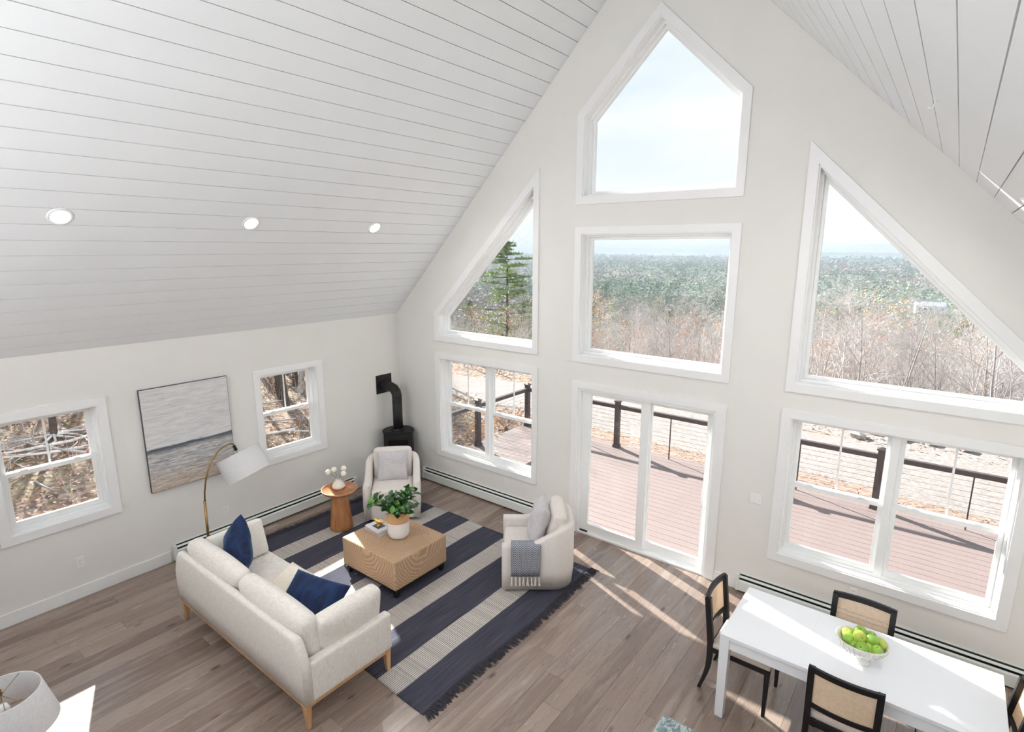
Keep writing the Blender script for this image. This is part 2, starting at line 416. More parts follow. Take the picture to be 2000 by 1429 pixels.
def m_glass(name, tint=(.97, .985, .98, 1)):
    q = N(name); tr = q.n('ShaderNodeBsdfTransparent'); tr.inputs[0].default_value = tint
    gl = q.n('ShaderNodeBsdfGlossy'); gl.inputs['Roughness'].default_value = .0
    fr = q.n('ShaderNodeFresnel', IOR=1.4); mxs = q.t.nodes.new('ShaderNodeMixShader')
    q.l(q.math('MULTIPLY', fr.outputs[0], .4), mxs.inputs[0]); q.l(tr.outputs[0], mxs.inputs[1]); q.l(gl.outputs[0], mxs.inputs[2]); q.l(mxs.outputs[0], q.o.inputs[0])
    q.t.nodes.remove(q.b); return q.m
M['glass'] = m_glass('window_glass')
def m_emit(name, col, s):
    q = N(name); e = q.n('ShaderNodeEmission', Strength=s); e.inputs[0].default_value = col; q.l(e.outputs[0], q.o.inputs[0]); q.t.nodes.remove(q.b); return q.m
M['lens'] = m_emit('lit_downlight_lens', (1, .93, .86, 1), 14)

# outside
def m_deck():
    q = N('composite_decking'); oi = q.n('ShaderNodeObjectInfo'); v = q.coord((.3, 9, 1)); g = q.noise(v, 10, 5, .6)
    c = q.ramp(g.outputs[0], [(.3, srgb(110, 97, 94)), (.7, srgb(128, 114, 111))])
    c = q.mix(q.math('MULTIPLY', oi.outputs['Random'], .25), c, srgb(110, 93, 90)); q.set(c, .55); return q.m
M['deck'] = m_deck()
M['deck_dark'] = plain('deck_joist_dark', srgb(60, 46, 44), .9)  # even dark brown for the solid base under the deck boards
M['rail'] = plain('bronze_rail', srgb(66, 58, 58), .45, var=.08)
M['cable'] = plain('steel_cable', srgb(150, 150, 150), .35, metal=.8)
M['siding'] = plain('grey_siding', srgb(178, 178, 172), .7)
def m_ground():
    q = N('leaf_litter_ground'); v = q.coord(); vo = q.n('ShaderNodeTexVoronoi', Scale=9.0); q.l(v, vo.inputs['Vector'])
    sp = q.n('ShaderNodeSeparateColor'); q.l(vo.outputs['Color'], sp.inputs[0])
    c = q.ramp(sp.outputs[0], [(0, srgb(94, 79, 74)), (.3, srgb(129, 111, 102)), (.6, srgb(153, 136, 126)), (.85, srgb(141, 108, 87)), (1, srgb(104, 101, 81))])
    n2 = q.noise(v, .6, 5, .6); c = q.mix(q.ramp(n2.outputs[0], [(.45, (0, 0, 0, 1)), (.65, (.6, .6, .6, 1))]), c, srgb(126, 119, 97))
    q.set(c, .95, spec=.1); q.bump(vo.outputs['Distance'], .6, .05); return q.m
M['ground'] = m_ground()
def m_gravel():
    q = N('pale_gravel'); v = q.coord(); vo = q.n('ShaderNodeTexVoronoi', Scale=24.0); q.l(v, vo.inputs['Vector']); n2 = q.noise(v, 1.4, 5, .6)
    sp = q.n('ShaderNodeSeparateColor'); q.l(vo.outputs['Color'], sp.inputs[0])
    c = q.ramp(sp.outputs[0], [(0, srgb(116, 110, 109)), (1, srgb(145, 139, 136))])
    c = q.mix(q.math('MULTIPLY', n2.outputs[0], .35), c, srgb(138, 127, 119)); q.set(c, .95, spec=.1); q.bump(n2.outputs[0], .4, .05); return q.m
M['gravel'] = m_gravel()
M['straw'] = plain('straw_mulch', srgb(136, 112, 100), .95, var=.35, scale=30, bump=.8)
M['straw_b'] = plain('straw_strand', srgb(150, 124, 110), .9, var=.25, scale=20)
M['bark'] = plain('grey_bark', srgb(166, 161, 160), .95, var=.22, scale=5, bump=.6)
M['bark_dark'] = plain('dark_bark', srgb(81, 71, 66), .95, var=.35, scale=6, bump=.6)
M['bark_pale'] = plain('pale_bark', srgb(198, 194, 194), .95, var=.18, scale=6)
M['leaf_orange'] = plain('autumn_leaf', srgb(224, 170, 122), .8, var=.3, scale=3)
M['leaf_rust'] = plain('rust_leaf', srgb(141, 95, 77), .8, var=.3, scale=3)
M['leaf_tan'] = plain('tan_leaf', srgb(180, 158, 144), .85, var=.3, scale=4)
M['needle'] = plain('pine_needles', srgb(112, 138, 102), .8, var=.3, scale=2)
M['needle_b'] = plain('light_pine_needles', srgb(142, 162, 120), .8, var=.3, scale=2)
M['rock'] = plain('grey_rock', srgb(151, 144, 141), .9, var=.25, scale=7, bump=.5)
def m_forest():
    q = N('far_forest_crowns'); v = q.coord(); n1 = q.noise(v, .012, 5, .6); n2 = q.noise(v, .12, 3, .6)
    c = q.ramp(n1.outputs[0], [(.38, srgb(64, 83, 60)), (.5, srgb(96, 101, 83)), (.58, srgb(122, 101, 91)), (.7, srgb(83, 96, 72))])
    c = q.mix(q.math('MULTIPLY', n2.outputs[0], .5), c, srgb(103, 100, 89)); q.set(c, .95, spec=.05); return q.m
M['forest'] = m_forest()
M['forest_green'] = plain('evergreen_crowns', srgb(106, 124, 98), .95, var=.3, scale=.05)
M['forest_bare'] = plain('bare_crowns', srgb(140, 130, 124), .95, var=.25, scale=.05)
M['hill'] = plain('wooded_hill', srgb(64, 79, 67), 1.0, var=.2, scale=.004)
def m_water():
    q = N('lake_water'); q.set(srgb(150, 175, 200), .15, spec=.5); return q.m
M['water'] = m_water()
M['house_wall'] = plain('white_clapboard', srgb(232, 232, 232), .7)
M['house_roof'] = plain('grey_roof', srgb(170, 176, 186), .6)

# ================================================================== the room
RW = 8.614; RK = 1.006; EAVE = 2.68; RIDGE_X = RW / 2; RIDGE_Z = EAVE + RK * RIDGE_X
YB = -10.5          # rear wall
TW = 0.20           # wall thickness

def inset(poly, d):
    """inset of a convex polygon (counter-clockwise)"""
    n = len(poly); res = []
    ar = sum(poly[i][0] * poly[(i + 1) % n][1] - poly[(i + 1) % n][0] * poly[i][1] for i in range(n))
    sg = 1 if ar > 0 else -1
    ls = []
    for i in range(n):
        a = Vector(poly[i]); b = Vector(poly[(i + 1) % n]); t = (b - a).normalized(); nr = Vector((-t.y, t.x)) * sg
        ls.append((a + nr * d, t))
    for i in range(n):
        p, t = ls[i - 1]; q_, s_ = ls[i]
        den = t.x * s_.y - t.y * s_.x
        k = ((q_.x - p.x) * s_.y - (q_.y - p.y) * s_.x) / den
        res.append((p.x + t.x * k, p.y + t.y * k))
    return res
gable = lambda u, v, d: (u, d, v)
left = lambda u, v, d: (-d, u, v)
right = lambda u, v, d: (RW + d, u, v)
rear = lambda u, v, d: (u, YB - d, v)
def ring(F, po, pi_, d0, d1):
    mb = MB(); n = len(po); vs_ = []
    for P_, d in ((po, d0), (pi_, d0), (po, d1), (pi_, d1)): vs_ += [F(u, v, d) for u, v in P_]
    fs = []
    for i in range(n):
        j = (i + 1) % n
        fs += [(i, j, n + j, n + i), (2 * n + i, 3 * n + i, 3 * n + j, 2 * n + j), (i, 2 * n + i, 2 * n + j, j), (n + i, n + j, 3 * n + j, 3 * n + i)]
    return mb.add(vs_, fs)
def slab(F, po, d0, d1):
    n = len(po); vs_ = [F(u, v, d0) for u, v in po] + [F(u, v, d1) for u, v in po]
    fs = [tuple(range(n)), tuple(reversed(range(n, 2 * n)))] + [(i, (i + 1) % n, n + (i + 1) % n, n + i) for i in range(n)]
    return MB().add(vs_, fs)
def fbox(F, u0, u1, v0, v1, d0, d1): return slab(F, rect(u0, u1, v0, v1), d0, d1)
rect = lambda u0, u1, v0, v1: [(u0, v0), (u1, v0), (u1, v1), (u0, v1)]
def wall(name, F, outer, holes, mat, t=TW):
    polys = [[Vector((u, v, 0)) for u, v in p] for p in [outer] + holes]
    flat = [q for p in polys for q in p]; tris = tessellate_polygon(polys)
    n = len(flat); vs_ = [F(q.x, q.y, 0) for q in flat] + [F(q.x, q.y, t) for q in flat]
    fs = [tuple(tr) for tr in tris] + [tuple(n + i for i in reversed(tr)) for tr in tris]
    b = 0
    for p in polys:
        k = len(p)
        for i in range(k):
            j = (i + 1) % k; fs.append((b + i, b + j, n + b + j, n + b + i))
        b += k
    o = MB().add(vs_, fs).build(name, mat, recalc=True); o['kind'] = 'structure'; return o

CW = .088   # casing width
# openings (inner edge of the casing)
cl, cr_ = 3.425, 5.195
O_sq = rect(cl, cr_, 2.405, 3.88)
O_pent = inset([(3.333, 4.223), (5.278, 4.223), (5.278, 5.228), (4.305, 6.186), (3.333, 5.228)], CW)
O_triL = inset([(.866, 2.33), (2.796, 2.33), (2.796, 4.683), (.866, 2.757)], CW)
O_triR = inset([(5.834, 2.322), (7.764, 2.322), (7.764, 2.757), (5.834, 4.685)], CW)
O_winL = rect(.950, 2.712, .577, 2.062)
O_winR = rect(5.914, 7.684, .572, 2.052)
O_door = [(3.434, 0.0), (5.18, 0.0), (5.18, 1.985), (3.434, 1.985)]
O_a = rect(-5.024, -4.170, .912, 2.066)
O_b = rect(-2.368, -1.522, .908, 2.066)
O_c = rect(-8.6, -7.0, .912, 2.066)

gable_outline = [(-TW, 0), (RW + TW, 0), (RW + TW, EAVE - .05), (RIDGE_X, RIDGE_Z + .15), (-TW, EAVE - .05)]
O_door_hole = [(3.434, 0.001), (5.18, 0.001), (5.18, 1.985), (3.434, 1.985)]
wall('wall_gable', gable, gable_outline, [O_sq, O_pent, O_triL, O_triR, O_winL, O_winR, O_door_hole], M['wall'])
wall('wall_left', left, rect(YB, 0, 0, EAVE + .02), [O_a, O_b, O_c], M['wall_side'])
wall('wall_right', right, rect(YB, 0, 0, EAVE + .02), [O_a, O_b, O_c], M['wall_side'])
R_up = rect(1.8, 6.8, 3.2, 4.7); R_lo = rect(1.3, 7.3, .7, 2.1)  # unseen rear openings, added to let in more sky light
wall('wall_rear', rear, gable_outline, [R_up, R_lo], M['wall'])

def win_base(w_, F, po):
    """casing, jamb and stepped frame"""
    ring(F, inset(po, -CW), po, -.020, .0).build('casing', M['trim'], w_, bevel=.0015)
    p1 = inset(po, .012); p2 = inset(po, .034)
    ring(F, po, p1, .0, TW).build('jamb', M['trim'], w_)
    ring(F, p1, p2, .095, TW).build('frame', M['vinyl'], w_)
    return p2
def picture_window(name, F, po):
    w_ = struct(name); p2 = win_base(w_, F, po); p3 = inset(po, .066)
    sh_ = ring(F, p2, p3, .140, .185).build('sash', M['vinyl'], w_, bevel=.004)
    slab(F, inset(po, .060), .160, .166).build('pane', M['glass'], sh_)
    return w_
def hung_unit(w_, F, u0, u1, v0, v1):
    vm = (v0 + v1) / 2 + .005
    # upper sash, outer track
    po = rect(u0, u1, vm - .02, v1); pi_ = rect(u0 + .040, u1 - .040, vm + .022, v1 - .035)
    s = ring(F, po, pi_, .150, .185).build('sash', M['vinyl'], w_, bevel=.003)
    slab(F, inset(pi_, -.006), .166, .171).build('pane', M['glass'], s)
    um = (u0 + u1) / 2
    fbox(F, um - .009, um + .009, vm + .02, v1 - .03, .158, .165).build('muntin', M['vinyl'], s)
    # lower sash, inner track
    po = rect(u0, u1, v0, vm + .022); pi_ = rect(u0 + .042, u1 - .042, v0 + .055, vm - .022)
    s = ring(F, po, pi_, .112, .148).build('sash', M['vinyl'], w_, bevel=.003)
    slab(F, inset(pi_, -.006), .128, .133).build('pane', M['glass'], s)
    for q in (.22, .78):
        uc = u0 + (u1 - u0) * q
        fbox(F, uc - .028, uc + .028, vm + .020, vm + .036, .100, .146).build('sash_lock', M['vinyl'], s, bevel=.004)
def hung_window(name, F, po, twin):
    w_ = struct(name); win_base(w_, F, po)
    (u0, v0), (u1, v1) = po[0], po[2]; u0 += .034; u1 -= .034; v0 += .034; v1 -= .034
    if twin:
        um = (u0 + u1) / 2
        fbox(F, um - .034, um + .034, v0, v1, .085, TW).build('mullion', M['vinyl'], w_, bevel=.003)
        hung_unit(w_, F, u0, um - .034, v0, v1); hung_unit(w_, F, um + .034, u1, v0, v1)
    else: hung_unit(w_, F, u0, u1, v0, v1)
    return w_
W = [picture_window('window_1', gable, O_pent), picture_window('window_2', gable, O_sq), picture_window('window_3', gable, O_triL), picture_window('window_4', gable, O_triR),
     hung_window('window_5', gable, O_winL, True), hung_window('window_6', gable, O_winR, True), hung_window('window_7', left, O_a, False), hung_window('window_8', left, O_b, False)]
for i, t in enumerate(['five-sided white framed picture window at the top of the gable wall', 'square white framed picture window above the sliding door',
                       'small sloped picture window beside the white plank ceiling', 'large sloped picture window above the dining table window',
                       'double window near the black stove', 'double window behind the dining table', 'sash window next to the painting, nearer the camera',
                       'sash window between the painting and the stove']): W[i]['label'] = t
for i, (F, po) in enumerate([(left, O_c), (right, O_a), (right, O_b), (right, O_c)]): hung_window('window_%d' % (9 + i), F, po, False)  # right-wall ones are unseen, mirrored in for ambient light

# sliding door
dr = struct('door_1'); dr['label'] = 'white two-panel sliding glass door to the deck'
x0, x1, zt = 3.434, 5.18, 1.985
mb = MB()
for a, b, c, d in ((x0 - CW, x0, 0, zt), (x1, x1 + .105, 0, zt), (x0 - CW, x1 + .105, zt, zt + .082)): mb.box(a, b, -.02, 0, c, d)
mb.build('casing', M['trim'], dr)
mb = MB(); mb.box(x0, x0 + .035, 0, TW, 0, zt); mb.box(x1 - .035, x1, 0, TW, 0, zt); mb.box(x0 + .035, x1 - .035, 0, TW, zt - .035, zt); mb.build('frame', M['vinyl'], dr)
mb = MB(); mb.box(x0 + .035, x1 - .035, 0, TW, 0, .022); mb.box(x0 + .035, x1 - .035, .088, .096, .022, .04); mb.build('threshold', M['vinyl'], dr)
def door_panel(u0, u1, d0, st, handle=None):
    pi_ = rect(u0 + st[0], u1 - st[1], .135, 1.895)
    s = ring(gable, rect(u0, u1, .024, zt - .035), pi_, d0, d0 + .045).build('door_panel', M['vinyl'], dr, bevel=.004)
    slab(gable, inset(pi_, -.008), d0 + .02, d0 + .026).build('pane', M['glass'], s)
    return s
door_panel(x0 + .035, 4.385, .042, (.125, .105))
s = door_panel(4.33, x1 - .035, .098, (.065, .09))
MB().tube([(5.095, .098, .80), (5.085, .06, .815), (5.078, .052, .86), (5.078, .052, 1.02), (5.085, .06, 1.065), (5.095, .098, 1.08)], .011, 8).build('door_handle', M['vinyl'], s)
MB().box(5.083, 5.105, .088, .098, .78, 1.10).build('handle_plate', M['vinyl'], s, bevel=.003)
MB().box(3.49, 3.60, .025, .040, .022, .040).build('track_stop', M['black_iron'], dr)

# ---------------------------------------------------------------- floor: separate oak boards
floor = MB().box(0, RW, YB, 0, -.12, -.016).build('floor', M['subfloor']); floor['kind'] = 'structure'
PWD = .181; yk = -6.25
shared = {}
def plank_mesh(wd, ln):
    k = (round(wd, 4), round(ln, 2))
    if k not in shared:
        e = .0007; h = .0
        shared[k] = MB().hexa([(0, 0, -.016), (wd, 0, -.016), (wd, k[1], -.016), (0, k[1], -.016)], [(e, e, h), (wd - e, e, h), (wd - e, k[1] - e, h), (e, k[1] - e, h)]).mesh('plank', M['floor'], False)
    return shared[k]
x = -.151 + .03
row = 0
while x < RW:
    a = max(0, x); b = min(RW, x + PWD)
    y = yk - rnd.choice([0, .3, .6, .9, 1.2])
    while y < 0:
        ln = rnd.choice([1.1, 1.4, 1.7, 1.9, 2.2]); y2 = y + ln
        ys, ye = max(y, yk), min(y2, 0)
        if ye > 0 - .25: ye = 0
        if ye - ys > .02: obj('plank', plank_mesh(b - a - .0004, ye - ys - .0004), floor, (a + .0002, ys + .0002, 0))
        y = ye if ye == 0 else y2
    x += PWD; row += 1
MB().box(0, RW, YB, yk, -.016, 0).build('rear_flooring', M['floor'], floor)

# ---------------------------------------------------------------- ceilings: tongue-and-groove boards along the slopes
def ceiling(name, side, phase):
    sg = 1 if side == 'L' else -1; xo = 0 if side == 'L' else RW
    pt = lambda s_, y, off: (xo + sg * (s_ - off * .711), y, EAVE + RK * s_ + off * .703)     # off: up away from the room
    ce = MB(); n0 = -.25
    ce.hexa([pt(n0, YB - TW, .022), pt(RIDGE_X + .02, YB - TW, .022), pt(RIDGE_X + .02, .0, .022), pt(n0, .0, .022)],
            [pt(n0, YB - TW, .25), pt(RIDGE_X + .3, YB - TW, .25), pt(RIDGE_X + .3, .0, .25), pt(n0, .0, .25)])
    ce = ce.build(name, M['plank_back']); ce['kind'] = 'structure'
    ks = [0] + [phase + .1235 * k for k in range(0, 36) if phase + .1235 * k < RIDGE_X - .01] + [RIDGE_X]
    g = .0011
    for i in range(len(ks) - 1):
        a, b = ks[i] + g, ks[i + 1] - g
        e = .0012
        MB().hexa([pt(a + e, YB, 0), pt(b - e, YB, 0), pt(b - e, 0, 0), pt(a + e, 0, 0)], [pt(a, YB, .018), pt(b, YB, .018), pt(b, 0, .018), pt(a, 0, .018)]).build('plank', M['plank_white'], ce, merge=False)
    return ce
ceiling('ceiling_left', 'L', .095); ceiling('ceiling_right', 'R', .063)

# loft the photograph is taken from (below and behind the camera)
lf = bx('floor_loft', M['plank_white'], None, 0, RW, YB, -6.9, 2.30, 2.55); lf['kind'] = 'structure'

# ---------------------------------------------------------------- baseboards
for nm, a in (('baseboard_left', (0, .015, -6.9, -3.66, 0, .137)), ('baseboard_gable', (0, .53, -.015, 0, 0, .125)), ('baseboard_gable_middle', (5.286, 5.53, -.015, 0, 0, .125)),
              ('baseboard_right', (RW - .015, RW, -10, 0, 0, .137))):
    o = bx(nm, M['trim'], None, *a, bevel=.003); o['kind'] = 'structure'

# ---------------------------------------------------------------- baseboard heaters
def heater(label, loc, rz, ln):
    t = thing('baseboard_heater', label, 'heater', loc, rz, 'baseboard heaters')
    prof_back = MB().box(0, ln, -.006, 0, .02, .195); prof_back.build('back_plate', M['heater'], t)
    mb = MB(); mb.hexa([(0, -.062, .025), (ln, -.062, .025), (ln, -.056, .025), (0, -.056, .025)], [(0, -.062, .130), (ln, -.062, .135), (ln, -.056, .135), (0, -.056, .135)])
    mb.hexa([(0, -.062, .135), (ln, -.062, .135), (ln, -.056, .135), (0, -.056, .135)], [(0, -.052, .148), (ln, -.052, .148), (ln, -.046, .148), (0, -.046, .148)])
    mb.build('front_cover', M['heater'], t)
    MB().hexa([(0, -.040, .170), (ln, -.040, .170), (ln, -.036, .164), (0, -.036, .164)], [(0, -.022, .186), (ln, -.022, .186), (ln, -.018, .180), (0, -.018, .180)]).build('damper', M['heater'], t)
    MB().box(.02, ln - .02, -.046, -.0065, .04, .140).build('heating_element', M['heater_dark'], t)
    MB().box(.018, ln - .018, -.0085, -.006, .14, .203).build('slot_shade_strip', M['heater_dark'], t); MB().box(0, ln, -.018, 0, .203, .209).build('top_lip', M['heater'], t)  # dark strip stands in for the shade inside the top slot
    for x in (0, ln):
        MB().box(x - .018, x + .018, -.066, 0, .018, .209).build('end_cap', M['heater'], t, bevel=.006)
heater('long white baseboard heater along the wall under the painting', (0, -3.62, 0), pi / 2, 2.62)
heater('white baseboard heater under the window by the black stove', (.56, 0, 0), 0, 2.76)
heater('white baseboard heater behind the dining table', (5.56, 0, 0), 0, 2.45)

# ---------------------------------------------------------------- outlets and switch
def outlet(name, label, F, u, v, wd=.075, ht=.118, sw=False):
    t = thing(name, label, 'switch' if sw else 'outlet', F(u, v, 0), 0, None if sw else 'white wall outlets')
    G = lambda a, b, d: tuple(Vector(F(a + u, b + v, d)) - Vector(F(u, v, 0)))
    fbox(G, -wd / 2, wd / 2, -ht / 2, ht / 2, -.006, 0).build('cover_plate', M['plate'], t, bevel=.002)
    if sw:
        for q in (-.023, .023): fbox(G, q - .016, q + .016, -.033, .033, -.010, -.006).build('rocker', M['plate'], t, bevel=.002)
    else:
        for q in (-.02, .02):
            s_ = fbox(G, -.017, .017, q - .014, q + .014, -.009, -.006).build('socket', M['plate'], t, bevel=.002)
            for k in (-.006, .006): fbox(G, k - .0012, k + .0012, q - .004, q + .006, -.0095, -.009).build('slot', M['slot'], s_)
outlet('wall_outlet', 'white outlet low on the wall left of the sofa', left, -4.526, .404)
outlet('wall_outlet', 'white outlet above the heater right of the floor lamp pole', left, -2.97, .400)
outlet('wall_outlet', 'white outlet under the window near the armchair with the throw', gable, 2.265, .376)
outlet('wall_outlet', 'white outlet under the dining window, behind the caned chair', gable, 6.637, .395)
outlet('light_switch', 'white double light switch beside the sliding door', gable, 5.661, 1.111, .118, .118, True)

# ---------------------------------------------------------------- recessed lights
def downlight(xs, y, side, label):
    sg = 1 if side == 'L' else -1
    s_ = xs if side == 'L' else RW - xs
    nrm = Vector((sg * .709, 0, -.705))           # into the room
    loc = Vector((xs, y, EAVE + RK * s_)) + nrm * .0
    t = thing('recessed_light', label, 'ceiling light', loc, 0, 'recessed ceiling lights')
    t.rotation_euler = (-nrm).to_track_quat('Z', 'Y').to_euler()
    MB().lathe([(.066, -.002), (.070, -.010), (.086, -.008), (.092, 0), (.066, 0)], 32).build('trim_ring', M['trim'], t)
    MB().lathe([(.0001, -.004), (.066, -.004), (.067, -.001), (.0001, -.001)], 32).build('lens', M['lens'], t)
    dl = bpy.data.lights.new('downlight', 'AREA'); dl.shape = 'DISK'; dl.size = .12; dl.energy = 9; dl.color = (1, .98, .95); dl.spread = radians(165)
    do = bpy.data.objects.new('downlight', dl); COL.objects.link(do); do.parent = t; do.location = (0, 0, -.014)
for y, n in ((-4.544, 'lit recessed light in the plank ceiling, leftmost of three'), (-2.96, 'lit recessed light in the plank ceiling, middle of three'), (-1.384, 'lit recessed light in the plank ceiling, nearest the gable wall')):
    downlight(1.272, y, 'L', n)
for y, n in ((-4.544, 'added unseen fill light in the dining side ceiling, nearest the loft'), (-2.96, 'added unseen fill light in the dining side ceiling, middle of three'), (-1.384, 'added unseen fill light in the dining side ceiling, nearest the gable wall')):
    downlight(RW - 1.272, y, 'R', n)  # unseen mirrored set, added to brighten the room
# small hook on the right slope
t = thing('ceiling_hook', 'tiny white hook fixed to the plank ceiling above the dining table', 'hook', (6.84, -2.2, EAVE + RK * (RW - 6.84)))
MB().tube([(0, 0, .005), (-.004, 0, -.02), (-.012, -.01, -.04), (-.03, -.02, -.035)], .004, 6).build('hook', M['trim'], t)
MB().lathe([(.0001, 0), (.012, 0), (.012, -.004), (.0001, -.004)], 12).build('base', M['trim'], t).rotation_euler = (0, radians(45), 0)

# ================================================================== furniture helpers
def T(loc=(0, 0, 0), rx=0, ry=0, rz=0):
    return Matrix.Translation(loc) @ Matrix.Rotation(rz, 4, 'Z') @ Matrix.Rotation(ry, 4, 'Y') @ Matrix.Rotation(rx, 4, 'X')
def pillow_mb(w_, h_, t_, seed=0, n=22, pinch=.07):
    """square pillow in the local XZ plane, thickness along Y"""
    rr = random.Random(seed); ph = [rr.uniform(0, 6.28) for _ in range(6)]
    mb = MB()
    for sg in (1, -1):
        vs_ = []
        for i in range(n + 1):
            for j in range(n + 1):
                # denser near the edges
                u = -cos(pi * i / n); v = -cos(pi * j / n)
                x = w_ / 2 * u * (1 - pinch * (1 - v * v)); z = h_ / 2 * v * (1 - pinch * (1 - u * u))
                prof = (max(0, 1 - u ** 4) * max(0, 1 - v ** 4)) ** .55
                wr = .05 * t_ * (sin(5 * u + ph[0] + 2 * v) + sin(7 * v + ph[1] - 3 * u) * .7 + sin(11 * u * v + ph[2]) * .6)
                vs_.append((x, sg * (t_ / 2 * prof + wr * prof * (1 - max(abs(u), abs(v)) ** 3)), z))
        fs = []
        for i in range(n):
            for j in range(n):
                f = (i * (n + 1) + j, i * (n + 1) + j + 1, (i + 1) * (n + 1) + j + 1, (i + 1) * (n + 1) + j); fs.append(f if sg > 0 else f[::-1])
        mb.add(vs_, fs, True)
    return mb
def pillow(label, loc, rot, size, mat, seed, group=None):
    p = pillow_mb(size[0], size[1], size[2], seed)
    o = p.build('throw_pillow', mat, None, loc, rot); tag(o, label, 'pillow', group)
    return o
def tapered_leg(mb, x, y, z0, z1, a0, a1, dx=0, dy=0):
    """square leg: half-size a1 at top, a0 at foot, foot displaced by dx,dy"""
    b = [(x + dx + sx_ * a0, y + dy + sy_ * a0, z0) for sx_, sy_ in ((-1, -1), (1, -1), (1, 1), (-1, 1))]
    t_ = [(x + sx_ * a1, y + sy_ * a1, z1) for sx_, sy_ in ((-1, -1), (1, -1), (1, 1), (-1, 1))]
    return mb.hexa(b, t_)

# ---------------------------------------------------------------- rug
rug = thing('area_rug', 'large charcoal and cream striped flatweave rug with dark fringe', 'rug', (0, 0, 0))
mb = MB(); nx, ny = 60, 46; rx0, rx1, ry0, ry1 = .40, 4.08, -3.36, -.66
vs_ = []; fs = []
for i in range(nx + 1):
    for j in range(ny + 1):
        x = rx0 + (rx1 - rx0) * i / nx; y = ry0 + (ry1 - ry0) * j / ny
        yy = y + (.012 * sin(x * 4.3) if j in (0, ny) else 0)
        vs_.append((x + .012 * sin(y * 3.1 + 1), yy, .006 + .0018 * (sin(x * 5 + y * 3) + sin(y * 6.3 - x * 2))))
for i in range(nx):
    for j in range(ny): fs.append((i * (ny + 1) + j, (i + 1) * (ny + 1) + j, (i + 1) * (ny + 1) + j + 1, i * (ny + 1) + j + 1))
mb.add(vs_, fs, True); k = len(vs_)
mb.v += [(a, b, .0005) for a, b, c in vs_]
def bidx(i, j): return i * (ny + 1) + j
edge = [(i, 0) for i in range(nx)] + [(nx, j) for j in range(ny)] + [(i, ny) for i in range(nx, 0, -1)] + [(0, j) for j in range(ny, 0, -1)]
for q in range(len(edge)):
    a = bidx(*edge[q]); b = bidx(*edge[(q + 1) % len(edge)]); mb.f.append((a, b, b + k, a + k)); mb.sm.append(False)
mb.build('woven_field', M['rug'], rug, merge=False)
rf = random.Random(3)
for ex, sg in ((rx1, 1), (rx0, -1)):
    mb = MB(); y = ry0 + .005
    while y < ry1:
        ln = rf.uniform(.065, .115); bnd = rf.uniform(-.03, .03); h = rf.uniform(.008, .022)
        x = ex + .012 * sin(y * 3.1 + 1) - sg * .008
        mb.tube([(x, y, .007), (x + sg * ln * .35, y + bnd * .4, h), (x + sg * ln * .7, y + bnd, .008), (x + sg * ln, y + bnd * 1.4, .004)], [.0052, .006, .005, .003], 4, False)
        y += rf.uniform(.0040, .0072)
    mb.build('fringe', M['fringe'], rug, merge=False)['kind'] = 'stuff'

# ---------------------------------------------------------------- sofa (front faces +y)
sofa = thing('sofa', 'cream linen sofa with wooden legs standing half on the striped rug', 'sofa', (2.365, -3.61, 0))
LX, BY, FY = 1.125, -.44, .43
fr_ = MB()
# outer shell in plan: back panel and two arms, extruded with varied top heights
def shell_panel(mb, pts_bottom, pts_top, ):
    mb.hexa(pts_bottom, pts_top)
mb = MB(); NB = 40; tk = .075
vs_ = []; fs = []
def back_top(x):
    e = LX - abs(x); return .565 + .215 * min(1, max(0, (e - .0) / .085)) ** .8 if e < .085 else .78
xs = [-LX, -LX + .02, -LX + .045, -LX + .075, -LX + .1] + [-LX + .1 + (2 * LX - .2) * i / 12 for i in range(1, 12)] + [LX - .1, LX - .075, LX - .045, LX - .02, LX]
for x in xs:
    zt_ = back_top(x)
    vs_ += [(x, BY + .012, .225), (x, BY, .40), (x, BY, zt_ - .03), (x, BY + .012, zt_ - .006), (x, BY + .035, zt_), (x, BY + .065, zt_ - .006), (x, BY + tk + .004, zt_ - .03), (x, BY + tk + .01, .225)]
for i in range(len(xs) - 1):
    for j in range(8):
        fs.append((i * 8 + j, i * 8 + (j + 1) % 8, (i + 1) * 8 + (j + 1) % 8, (i + 1) * 8 + j))
fs += [tuple(range(8)), tuple(reversed(range((len(xs) - 1) * 8, len(xs) * 8)))]
mb.add(vs_, fs, True); mb.build('back_panel', M['sofa'], sofa)
for sg in (-1, 1):
    mb = MB(); mb.rbox(.045, .405, .172, .022, 3, (sg * (LX - .045), (BY + FY) / 2 + .035, .394), crown=(.006, .0, .006)); mb.build('arm', M['sofa'], sofa)
bx('deck_panel', M['sofa'], sofa, -LX + .09, LX - .09, BY + .08, FY - .015, .215, .30, bevel=.012)
# wooden plinth rail
mb = MB(); mb.box(-LX + .012, LX - .012, BY + .015, BY + .06, .190, .222); mb.build('back_rail', M['oak_leg'], sofa, bevel=.004)
mb = MB(); mb.box(-LX + .012, LX - .012, FY - .055, FY - .01, .190, .222); mb.build('front_rail', M['oak_leg'], sofa, bevel=.004)
for sg in (-1, 1):
    MB().box(sg * (LX - .035) - .022, sg * (LX - .035) + .022, BY + .06, FY - .055, .190, .222).build('side_rail', M['oak_leg'], sofa, bevel=.004)
for sx_ in (-1, 1):
    for yy, dy in ((BY + .04, 0), (FY - .035, 0)):
        tapered_leg(MB(), sx_ * (LX - .045), yy, 0, .20, .016, .028, sx_ * .012, dy).build('leg', M['oak_leg'], sofa, bevel=.004)
MB().rbox(LX - .095, .375, .085, .05, 4, (0, .06, .375), crown=(0, .012, .022), mid=14).build('seat_cushion', M['sofa'], sofa)
